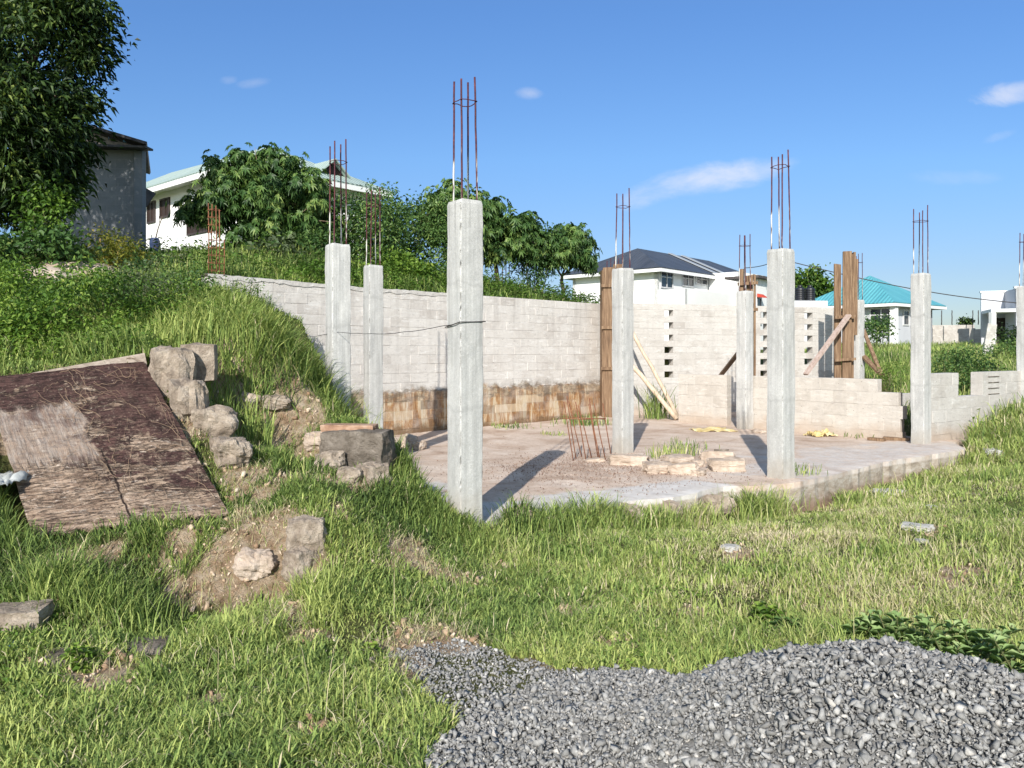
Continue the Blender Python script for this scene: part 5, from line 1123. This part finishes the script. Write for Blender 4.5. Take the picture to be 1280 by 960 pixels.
for a in (('broad clump of lance leaves directly above the gravel crest', 1130, 0, 4.35, .24, 7), ('dense clump of lance leaves left of the whitish-tipped weed', 1165, 0, 4.2, .24, 7), ('low lance-leaved weed at the left end of the row', 1090, 0, 4.45, .18, 7),
          ('tall weed with whitish tips at the right border', 1240, 0, 4.0, .26, 7), ('weed in the corner right of the whitish-tipped one', 1285, 0, 3.9, .24, 6), ('weed between the dense clump and the tall one', 1205, 0, 4.25, .2, 5)):
    weed(*a, mat='leaf_weed', tint=.45, ln=.115)
weed('small bright green seedling in the lawn above the gravel', 955, 0, 4.95, .13, 6, 'leaf_bright', .09, .04, .55, 'seedlings in the lawn')
weed('low dark weed left of the lance-leaved row', 985, 0, 4.75, .10, 5, 'leaf_mid', .07, .03, .6, 'seedlings in the lawn')
weed('yellow-green seedling below the half sunken stone', 100, 0, 4.0, .10, 6, 'leaf_bright', .06, .03, .6, 'seedlings in the lawn')
weed('tiny seedling left of the gravel tongue', 460, 0, 4.35, .09, 5, 'leaf_bright', .05, .028, .6, 'seedlings in the lawn')
weed('bright seedling at the foot of the bare earth bank', 240, 0, 4.75, .10, 6, 'leaf_bright', .06, .03, .6, 'seedlings in the lawn')
# ------------------------------------------------------------------ gravel heap
GC = np.array([1.45, 2.85])
def gh(x, y):
    wx = x + (fbm(x * 2.2, y * 2.2, 51) - .5) * .16; wy = y + (fbm(x * 2.2, y * 2.2, 61) - .5) * .16
    r = np.sqrt(((wx - GC[0]) / 1.16) ** 2 + ((wy - GC[1]) / 1.12) ** 2)
    h = .545 * np.clip(1.06 - r ** 1.5, 0, 1) - .01
    r2 = np.sqrt(((wx - .45) / .85) ** 2 + ((wy - 3.15) / .95) ** 2); h = np.maximum(h, .11 * np.clip(1.05 - r2 ** 1.6, 0, 1) - .01)
    r3 = np.sqrt(((wx - 2.6) / .9) ** 2 + ((wy - 2.6) / .8) ** 2); h = np.maximum(h, .22 * np.clip(1.05 - r3 ** 1.6, 0, 1) - .01)
    return h
TONGUE = [(-.72,4.45), (-.30,4.62), (.25,4.12), (.8,4.0), (.6,3.2), (.1,2.4), (-.02,2.9), (-.16,3.3), (-.38,3.75)]
def gravel_zone(x, y):
    w = x + (fbm(x * 7, y * 7, 71) - .5) * .16; q = y + (fbm(x * 7, y * 7, 81) - .5) * .16
    t = in_poly(w, q, TONGUE); return np.where(gh(x, y) > .012, 1.0, np.where(t, .5, 0))
ax = np.linspace(-.9, 3.9, 150); ay = np.linspace(1.4, 4.4, 110); GX, GY = np.meshgrid(ax, ay); GHH = gh(GX, GY)
GV = np.stack([GX, GY, H(GX, GY) + np.where(GHH > 0, GHH - .014, -.06)], -1).reshape(-1, 3)
gi = np.arange(len(GV)).reshape(GX.shape); GF = np.stack([gi[:-1,:-1], gi[:-1,1:], gi[1:,1:], gi[1:,:-1]], -1).reshape(-1, 4)
variants = []
for k in range(26):
    bm = bmesh.new(); r = random.Random(k)
    for i in range(8):
        p = Vector((r.gauss(0,1), r.gauss(0,1), r.gauss(0,1))).normalized() * r.uniform(.75, 1.05); bm.verts.new((p.x, p.y * r.uniform(.65, .95), p.z * .55))
    res = bmesh.ops.convex_hull(bm, input=bm.verts[:]); bmesh.ops.delete(bm, geom=[v for v in bm.verts if not v.link_faces], context='VERTS')
    bmesh.ops.triangulate(bm, faces=bm.faces[:]); bm.verts.index_update()
    variants.append((np.array([v.co[:] for v in bm.verts]), np.array([[v.index for v in f.verts] for f in bm.faces]))); bm.free()
def rotm(n):
    q = unit(rng.normal(size=(n, 4))); w, x, y, z = q.T
    return np.stack([np.stack([1-2*(y*y+z*z), 2*(x*y-z*w), 2*(x*z+y*w)], -1), np.stack([2*(x*y+z*w), 1-2*(x*x+z*z), 2*(y*z-x*w)], -1), np.stack([2*(x*z-y*w), 2*(y*z+x*w), 1-2*(x*x+y*y)], -1)], 1)
def stones(p, s, tint):
    n = len(p); R = rotm(n); var = rng.integers(0, len(variants), n); Vs = []; Fs = []; Ts = []; nv = 0
    for k, (vv, ff) in enumerate(variants):
        m = np.where(var == k)[0]
        if not len(m): continue
        q = np.einsum('nij,vj->nvi', R[m], vv) * s[m][:, None, None] + p[m][:, None, :]
        Vs.append(q.reshape(-1, 3)); Fs.append((ff[None] + (np.arange(len(m)) * len(vv))[:, None, None] + nv).reshape(-1, 3)); nv += len(m) * len(vv); Ts.append(np.repeat(tint[m], len(vv)))
    return np.concatenate(Vs), np.concatenate(Fs), np.concatenate(Ts)
n = 190000; x = rng.uniform(-.9, 3.8, n); y = rng.uniform(1.5, 4.7, n); zn = gravel_zone(x, y)
keep = (zn >= 1) | ((zn > 0) & (rng.uniform(size=n) < .6)); x, y, zn = x[keep], y[keep], zn[keep]
s = np.clip(rng.lognormal(math.log(.0087), .52, len(x)), .005, .03); s = np.where(zn < 1, s * .8, s)
z = H(x, y) + np.maximum(gh(x, y), 0) + s * rng.uniform(.0, .75, len(x))
tt = np.clip(rng.beta(2.2, 2.6, len(x)) * .95, 0, 1); u = rng.uniform(size=len(x)); tt = np.where(u < .04, rng.uniform(.91, 1, len(x)), tt)
SV, SF, ST = stones(np.stack([x, y, z], -1), s, tt)
gr = fast_mesh('gravel', np.concatenate([GV, SV]), [GF, SF + len(GV)], [MT['grit'], MT['gravel']], tint=np.concatenate([np.full(len(GV), .2), ST]))
mi = np.ones(len(gr.data.polygons), np.int32); mi[:len(GF)] = 0; gr.data.polygons.foreach_set('material_index', mi)
stuff(gr, 'heap of dark grey crushed stone in the foreground', 'gravel')
# small red-brown gravel on the slab
n = 4500; x = rng.normal(1.1, .85, n); y = rng.normal(10.2, .9, n); k = in_poly(x, y, SL) & (edge_dist(x, y, SL) > .1); x, y = x[k], y[k]
s = rng.uniform(.005, .012, len(x)); SV, SF, ST = stones(np.stack([x, y, s * .3 + .005 + (fbm(x * .7, y * .7, 9) - .5) * .05 + np.clip(1.2 - np.hypot((x - 1.0) / 1.5, (y - 10.2) / 1.6), 0, 1) * .03], -1), s, rng.uniform(0, 1, len(x)))
g = N('red_gravel'); c = g.ramp(g.attr('tint'), [(0, (.14,.085,.06)), (.5, (.28,.175,.125)), (.9, (.44,.33,.26)), (1, (.58,.5,.43))]); m_rg = g.done(c, .9)
stuff(fast_mesh('slab_gravel', SV, [SF], m_rg, tint=ST), 'thin spread of reddish gravel on the floor slab', 'gravel')
# small clods and chips over bare soil and mound
n = 40000; d = rng.uniform(3, 9.5, n); a = rng.uniform(-.72, .72, n); x = d * np.tan(a); y = d; k = (bare(x, y) > .2) & ~board_zone(x, y) & ~in_poly(x, y, HOUSE) & (gravel_zone(x, y) == 0); x, y = x[k], y[k]
s = np.clip(rng.lognormal(math.log(.010), .65, len(x)), .004, .05); SV, SF, ST = stones(np.stack([x, y, H(x, y) + s * .25], -1), s, rng.uniform(0, 1, len(x)))
g = N('soil_clod'); c = g.ramp(g.attr('tint'), [(0, (.24,.15,.09)), (.5, (.46,.34,.235)), (1, (.64,.53,.41))]); m_cl = g.done(c, .95)
stuff(fast_mesh('soil_crumbs', SV, [SF], m_cl, tint=ST), 'crumbs of tan soil on the bare patches', 'soil')

# ------------------------------------------------------------------ grass
def blades(x, y, h, w, tint, lean=.5, z=None):
    n = len(x); z = H(x, y) - .01 if z is None else z
    az = rng.uniform(0, 2 * PI, n); ln = np.abs(rng.normal(lean, .25, n)); ln = np.clip(ln, 0, 1.4)
    dx, dy = np.cos(az), np.sin(az); fa = az + PI / 2 + rng.normal(0, .5, n); sx_, sy_ = np.cos(fa) * w / 2, np.sin(fa) * w / 2
    c1, c2 = h * .45, h * .95 * np.cos(ln * .8); o1, o2 = h * ln * .22, h * np.sin(np.minimum(ln, 1.4)) * .85
    b = np.stack([x, y, z], -1); m = b + np.stack([dx * o1, dy * o1, c1], -1); t = b + np.stack([dx * o2, dy * o2, c2], -1)
    q = m * .5 + t * .5 + np.stack([dx * 0, dy * 0, h * .10], -1)
    s = np.stack([sx_, sy_, np.zeros(n)], -1)
    V = np.stack([b - s * .7, b + s * .7, m + s, m - s, q + s * .7, q - s * .7, t], 1).reshape(-1, 3)
    i = np.arange(n)[:, None] * 7
    Q = np.concatenate([i + np.array([[0, 1, 2, 3]]), i + np.array([[3, 2, 4, 5]])]); T = i + np.array([[5, 4, 6]])
    tv = np.repeat(np.clip(tint, 0, 1), 7)
    return V, Q, T, tv
class Grass:
    def __init__(s): s.V = []; s.Q = []; s.T = []; s.t = []; s.n = 0
    def add(s, *a, **k):
        V, Q, T, t = blades(*a, **k); s.V.append(V); s.Q.append(Q + s.n); s.T.append(T + s.n); s.t.append(t); s.n += len(V)
    def build(s, name, label):
        return stuff(fast_mesh(name, np.concatenate(s.V), [np.concatenate(s.Q), np.concatenate(s.T)], MT['grass'], tint=np.concatenate(s.t)), label, 'grass')
def free(x, y): return ~in_poly(x, y, HOUSE) & (gravel_zone(x, y) == 0) & ~board_zone(x, y)
def dry(x, y, z_=0):   # local hue of the sward
    return (fbm(x * .8, y * .8, 101) - .5) * .75 + (fbm(x * 3, y * 3, 111) - .5) * .4
def tints(x, y, base=.45, straw=.06):
    n = len(x); t = rng.normal(base, .17, n) + dry(x, y); u = rng.uniform(size=n)
    s = straw * .22 * (1 + 3 * np.clip((fbm(x * 1.6, y * 1.6, 121) - .5) * 4, 0, 1)); t = np.minimum(t, .78)
    return np.where(u < s, rng.uniform(.82, 1, n), t)
def yellowing(x, y): return .24 * np.clip((x + .8) / 2.5, 0, 1) * np.clip((y - 4.0) / 2, 0, 1)   # finer, yellower sward on the open right side
lawn = Grass()
n = 980000; d = 2.2 + (rng.uniform(size=n) ** 1.35) * 13.8; a = np.tan(rng.uniform(-.92, .92, n)) * d; x, y = a, d
lush = fbm(x * 1.1, y * 1.1, 131)
k = free(x, y) & (rng.uniform(size=n) > np.clip(bare(x, y) * 1.25, 0, .97)) & (rng.uniform(size=n) < np.clip(.4 + 1.3 * (lush - .25), .25, 1)); x, y, d, lush = x[k], y[k], d[k], lush[k]
fine = np.clip((x + .2) / 1.5, 0, 1) * np.clip((y - 4.4) / 1.5, 0, 1)
h = (.026 + .078 * np.clip((lush - .33) * 2.2, 0, 1)) * rng.uniform(.5, 1.4, len(x)) * (1 + .25 * fine); w = (.0034 + .00062 * d) * rng.uniform(.6, 1.25, len(x)) * (1 - .25 * fine)
lawn.add(x, y, h, w, tints(x, y, .47) + yellowing(x, y), lean=1.0)
# coarse tufts
n = 2600; d = 2.7 + rng.uniform(size=n) ** 1.2 * 10; a = np.tan(rng.uniform(-.75, .75, n)) * d; k = free(a, d) & (bare(a, d) < .5); cx, cy = a[k], d[k]; cl = fbm(cx * .9, cy * .9, 141); k = cl > .42; cx, cy = cx[k], cy[k]
m = 26; x = np.repeat(cx, m) + rng.normal(0, .035, len(cx) * m); y = np.repeat(cy, m) + rng.normal(0, .035, len(cx) * m); sc_ = np.repeat(rng.uniform(.6, 1.25, len(cx)), m); k = free(x, y); x, y, sc_ = x[k], y[k], sc_[k]
lawn.add(x, y, .105 * sc_ * rng.uniform(.5, 1.2, len(x)), (.0055 + .0007 * y) * rng.uniform(.7, 1.2, len(x)), tints(x, y, .40, .04) + yellowing(x, y) * .8, lean=.7)
# broad creeping blades on the left foreground
n = 60000; d = 2.6 + rng.uniform(size=n) ** 1.3 * 3.6; a = np.tan(rng.uniform(-.75, .28, n)) * d; lu = fbm(a * 1.7, d * 1.7, 151); k = free(a, d) & (bare(a, d) < .55) & (lu > .42) & (rng.uniform(size=n) < 1.2 - np.clip((a + .6) * 1.2, 0, 1) * np.clip((d - 4.2), 0, 1)); x, y = a[k], d[k]
lawn.add(x, y, rng.uniform(.04, .10, len(x)), rng.uniform(.005, .009, len(x)), tints(x, y, .42, .05), lean=.9)
# fallen straw
n = 9000; d = 2.6 + rng.uniform(size=n) ** 1.3 * 6; a = np.tan(rng.uniform(-.75, .75, n)) * d; k = free(a, d) & (fbm(a * 2, d * 2, 161) + .5 * bare(a, d) > .55); x, y = a[k], d[k]
lawn.add(x, y, rng.uniform(.06, .18, len(x)), rng.uniform(.0025, .005, len(x)), rng.uniform(.82, 1, len(x)), lean=1.35)
lawn.build('grass', 'short uneven lawn grass of the foreground')
# tall grass: spots (px, py, d, radius m, height, blades)
tall = Grass()
SP = [(300,400,9.0,.55,.42,3600), (340,420,9.0,.45,.42,3000), (250,390,9.4,.6,.40,3200), (390,465,9.1,.25,.42,1500), (215,355,11,.7,.45,2600), (280,365,10.6,.7,.45,2600), (400,490,9.0,.28,.36,1300), (425,515,9.2,.25,.34,900), (200,400,9.0,.4,.38,1600), (320,380,10.2,.6,.42,2200),
      (110,720,4.85,.28,.34,1500), (150,735,4.75,.25,.30,1000), (75,745,4.7,.14,.36,500), (230,690,5.5,.22,.20,900), (170,680,5.5,.2,.18,500), (390,735,5.0,.18,.26,500), (370,760,4.7,.25,.2,800), (60,560,6.6,.3,.3,300), (5,620,5.6,.3,.25,700), (20,660,5.3,.3,.22,700),
      (340,545,6.9,.2,.22,700), (360,585,6.6,.35,.2,1300), (400,500,8.4,.2,.26,500), (330,610,6.3,.25,.18,700), (500,590,7.5,.25,.28,1000), (530,625,7.1,.3,.26,1400), (560,650,6.9,.25,.22,1000), (600,655,6.8,.3,.22,1200), (485,640,6.7,.3,.22,1000), (640,680,6.6,.4,.18,1200),
      (700,640,7.6,.3,.34,1100), (735,632,7.9,.25,.46,700), (765,632,7.9,.3,.36,900), (820,640,8.1,.3,.32,900), (860,632,8.45,.3,.38,800), (925,625,8.95,.28,.52,900), (955,622,9.1,.3,.46,900), (640,645,7.4,.25,.34,700), (1040,615,10,.5,.26,1500), (1090,605,10.6,.5,.26,1500), (1150,595,11.4,.5,.24,1300), (1210,560,12.4,.5,.3,1300), (1240,540,13.2,.5,.32,1300), (1270,520,14,.5,.34,1300), (1200,590,11,.8,.2,1800), (1290,560,12.5,.8,.26,1500),
      (290,760,4.5,.4,.16,1500), (420,880,3.7,.35,.13,1500), (240,910,3.4,.4,.12,1600), (60,900,3.4,.35,.13,1300), (560,920,3.35,.25,.14,900), (590,830,4.15,.12,.12,300), (700,790,4.75,.4,.15,1500), (900,780,4.75,.5,.16,1800), (1060,790,4.6,.35,.18,1300), (1010,720,5.9,.5,.15,1500), (780,700,6.3,.6,.15,1800), (1180,720,6.0,.6,.16,2000), (1260,800,4.35,.25,.2,800)]
for (px, py, d, r, hh, n) in SP:
    c = P(px, py, d); x = c.x + rng.normal(0, r * .55, n); y = d + rng.normal(0, r * .55, n); k = free(x, y) & (bare(x, y) < .35 + .3 * rng.uniform(size=n)); x, y = x[k], y[k]
    tall.add(x, y, hh * .8 * rng.uniform(.35, 1.25, len(x)), (.0035 + .00065 * d) * rng.uniform(.6, 1.2, len(x)), tints(x, y, .50 if px < 450 else .47, .05) + yellowing(x, y) * .8, lean=.75)
# rank growth of the terrace, behind the long wall and on the right-hand plot
def region(n, xr, yr, hh, w, base, ok, lean=.55, straw=.05):
    x = rng.uniform(*xr, n); y = rng.uniform(*yr, n); k = free(x, y) & ok(x, y); x, y = x[k], y[k]
    tall.add(x, y, hh * (.5 + fbm(x * .9, y * .9, 171)) * rng.uniform(.5, 1.2, len(x)), w * rng.uniform(.6, 1.2, len(x)), tints(x, y, base, straw), lean=lean)
region(60000, (-13, -2.2), (7.2, 13), .34, .011, .48, lambda x, y: (x < -.30 * y) & (y > 7.0 + .18 * (x + 4.3)))
region(40000, (-15, -3.5), (12, 26), .32, .02, .48, lambda x, y: (x < -.22 * y) & (y - 12.2 > (x + 4.6) * 1.02))
region(20000, (-5.5, 3.2), (12.5, 24), .34, .015, .26, lambda x, y: y - 12.35 > (x + 4.6) * 1.02)
region(7000, (-4.2, 2.4), (13.2, 20.4), .32, .015, .38, lambda x, y: (y - 12.35 > (x + 4.6) * 1.02) & (y - 13.6 < (x + 4.6) * 1.02))
region(40000, (7, 19), (12.6, 26), .38, .015, .40, lambda x, y: x > .38 * y, straw=.2)
region(30000, (9, 40), (24, 50), .42, .03, .42, lambda x, y: (x > .36 * y) & (x < .72 * y), straw=.2)
# long arching blades along the rim of the mound
for (px, py, d, n) in [(300,425,8.9,260), (340,440,8.8,300), (372,455,8.8,320), (395,478,8.8,300), (412,498,8.9,260), (425,515,8.9,220), (255,410,8.8,240), (440,535,8.9,160), (330,400,9.6,260), (285,395,9.6,260), (350,455,8.3,200), (310,450,8.1,160)]:
    c = P(px, py, d); x = c.x + rng.normal(0, .16, n); y = d + rng.normal(0, .16, n); k = free(x, y); x, y = x[k], y[k]
    tall.add(x, y, rng.uniform(.25, .62, len(x)), rng.uniform(.006, .012, len(x)), tints(x, y, .45, .12), lean=.95)
# thin flowering stems and wisps
n = 2600; d = 3.2 + rng.uniform(size=n) ** .9 * 10; a_ = np.tan(rng.uniform(-.72, .72, n)) * d; k = free(a_, d) & (fbm(a_ * 1.3, d * 1.3, 231) > .5); x, y = a_[k], d[k]
tall.add(x, y, rng.uniform(.14, .38, len(x)), .0018 + .00042 * y, np.where(rng.uniform(size=len(x)) < .5, rng.uniform(.80, .95, len(x)), rng.uniform(.4, .7, len(x))), lean=.3)
# dry trash grass hanging over the bare banks
n = 60000; d = rng.uniform(4, 9, n); a_ = np.tan(rng.uniform(-.6, .1, n)) * d; k = free(a_, d) & (bare(a_, d) > .15) & (rng.uniform(size=n) < .55); x, y = a_[k], d[k]
tall.add(x, y, rng.uniform(.04, .14, len(x)), rng.uniform(.002, .005, len(x)), np.where(rng.uniform(size=len(x)) < .75, rng.uniform(.82, 1, len(x)), rng.uniform(.2, .6, len(x))), lean=1.2)
# sprigs on the slab
for (px, py, d, r, hh, n) in [(850, 575, 11.6, .28, .22, 120), (825, 578, 11.3, .2, .2, 60), (820, 512, 18.2, .35, .8, 160), (730, 531, 16.5, .5, .25, 220), (640, 533, 15.8, .4, .12, 120), (1075, 545, 14.2, .4, .1, 120), (690, 545, 14.5, .3, .1, 50), (1000, 590, 9.9, .3, .15, 60), (860, 560, 12.6, .4, .16, 60)]:
    c = P(px, py, d); x = c.x + rng.normal(0, r * .5, n); y = d + rng.normal(0, r * .5, n)
    tall.add(x, y, hh * rng.uniform(.4, 1.2, n), .0035 + .0007 * d * rng.uniform(.6, 1.2, n), tints(x, y, .45, .3), lean=.45, z=np.full(n, -.01))
tall.build('tall_grass', 'tall rank grass on the mound, terrace and neighbouring plot')
# leafy undergrowth among the grass
PV = []; PF = []; PT = []; nv = 0
def leaves(n, xr, yr, ok, hh, ln, wd, base):
    global nv
    x = rng.uniform(*xr, n); y = rng.uniform(*yr, n); k = free(x, y) & ok(x, y) & (bare(x, y) < .4); x, y = x[k], y[k]; n = len(x)
    z = H(x, y) + rng.uniform(0, 1, n) * hh * np.clip((fbm(x * 1.5, y * 1.5, 181) - .25) * 2, .1, 1)
    d = rng.normal(size=(n, 3)) * np.array([1, 1, .45]); V, F = leaf_geo(np.stack([x, y, z], -1), d, np.array([0, 0, 1.]) + rng.normal(size=(n, 3)) * .5, ln * rng.uniform(.6, 1.3, n), wd * rng.uniform(.7, 1.3, n), .2)
    PV.append(V); PF.append(F + nv); nv += len(V); PT.append(np.repeat(np.clip(rng.normal(base, .16, n) + dry(x, y) * .7, 0, 1), 4))
leaves(60000, (-9, -2.6), (7.0, 13), lambda x, y: (x < -.31 * y) & (y > 7.1 + .18 * (x + 4.3)) & (fbm(x * .8, y * .8, 191) > .36), .42, .055, .022, .55)
leaves(14000, (-14, -4.5), (12.5, 24), lambda x, y: (x < -.24 * y) & (fbm(x * .6, y * .6, 201) > .45), .6, .10, .04, .42)
leaves(64000, (-4.4, 2.6), (12.6, 21.5), lambda x, y: (y - 12.5 > (x + 4.6) * 1.02) & (y - 14.6 < (x + 4.6) * 1.02), .62, .085, .036, .38)
leaves(42000, (-3.6, 4), (2.6, 8), lambda x, y: fbm(x * 1.8, y * 1.8, 211) > .53, .07, .026, .016, .5)
leaves(9000, (7.5, 18), (13, 26), lambda x, y: (x > .40 * y) & (fbm(x * .6, y * .6, 221) > .48), .45, .08, .03, .5)
stuff(fast_mesh('undergrowth', np.concatenate(PV), [np.concatenate(PF)], MT['leaf_bright'], tint=np.concatenate(PT)), 'small-leaved weeds woven through the grass', 'weeds')

# ------------------------------------------------------------------ sky, clouds and sun
w = bpy.data.worlds.new('World'); sc.world = w; w.use_nodes = True; nt = w.node_tree; nt.nodes.clear()
class WN(N):
    def __init__(s): s.nt = nt
g = WN(); out = g.n('OutputWorld'); bg = g.n('Background'); sky = g.n('TexSky', sky_type='NISHITA')
sky.sun_disc = False; sky.sun_elevation = SUN_EL
sdir = -LDIR      # towards the sun
sky.sun_rotation = math.atan2(sdir.x, sdir.y); sky.altitude = 100; sky.air_density = 1.0; sky.dust_density = .35; sky.ozone_density = 2.2
bg.inputs['Strength'].default_value = .12
dv_ = g.n('TexCoord').outputs['Generated']; X, Y, Z = g.xyz(dv_)
yy_ = g.math('MAXIMUM', Y, .02); U = g.math('DIVIDE', X, yy_); W_ = g.math('DIVIDE', Z, yy_); cx = g.n('CombineXYZ'); g.l(U, cx.inputs[0]); g.l(W_, cx.inputs[1])
nz = g.noise(g.map(cx.outputs[0], (1, 1.9, 1)), 11, 7, .62, .4)
mask = None
for (px, py, rx, ry, rot, amp) in [(885, 224, 88, 20, .20, .75), (815, 243, 44, 16, .3, .5), (945, 214, 55, 13, .2, .45), (1255, 116, 46, 15, .18, .7), (660, 117, 18, 8, 0, .45), (318, 104, 22, 7, .1, .26), (285, 100, 12, 6, .1, .18), (1250, 170, 26, 7, .3, .3), (1195, 222, 60, 10, 0, .14)]:
    u0, w0_ = (px - 640) / 1000, (440 - py) / 1000
    a_ = g.math('SUBTRACT', U, u0); b_ = g.math('SUBTRACT', W_, w0_); ca, sa = math.cos(rot), math.sin(rot)
    p_ = g.math('DIVIDE', g.math('ADD', g.math('MULTIPLY', a_, ca), g.math('MULTIPLY', b_, sa)), rx / 1000)
    q_ = g.math('DIVIDE', g.math('SUBTRACT', g.math('MULTIPLY', b_, ca), g.math('MULTIPLY', a_, sa)), ry / 1000)
    r2 = g.math('ADD', g.math('MULTIPLY', p_, p_), g.math('MULTIPLY', q_, q_))
    e_ = g.math('ADD', g.math('MULTIPLY', r2, -1), g.math('MULTIPLY', g.math('SUBTRACT', nz, .5), 4.2))
    mk = g.math('MULTIPLY', g.step(e_, -1.3, .9), amp); mask = mk if mask is None else g.math('MAXIMUM', mask, mk)
mask = g.math('MULTIPLY', mask, g.step(Y, .1, .3))
skc = g.mix(1, sky.outputs[0], g.ramp(W_, [(0, (.42,.46,.55)), (.10, (.46,.51,.63)), (.24, (.51,.67,.84)), (.43, (.50,.71,.96)), (.75, (.9,.95,1.0)), (1.0, (1.25,1.2,1.12))]), 'MULTIPLY')  # last stops lift the unseen sky overhead and behind as added fill light
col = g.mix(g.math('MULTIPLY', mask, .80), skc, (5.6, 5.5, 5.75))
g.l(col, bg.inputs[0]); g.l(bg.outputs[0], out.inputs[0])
sl_ = bpy.data.lights.new('sun', 'SUN'); so_ = bpy.data.objects.new('sun', sl_); COL.objects.link(so_)
sl_.energy = 4.6; sl_.angle = math.radians(.53); sl_.color = (1, .95, .87)
ld = Vector((LDIR.x * math.cos(SUN_EL), LDIR.y * math.cos(SUN_EL), -math.sin(SUN_EL))); so_.rotation_euler = ld.to_track_quat('-Z', 'Y').to_euler(); so_.location = (-8, -30, 25)
sc.view_settings.view_transform = 'Standard'; sc.view_settings.look = 'None'; sc.view_settings.gamma = 1; sc.view_settings.exposure = .52; sc.view_settings.use_curve_mapping = False
sc.render.engine = 'CYCLES'; sc.cycles.max_bounces = 6; sc.cycles.transparent_max_bounces = 4; sc.cycles.use_denoising = True
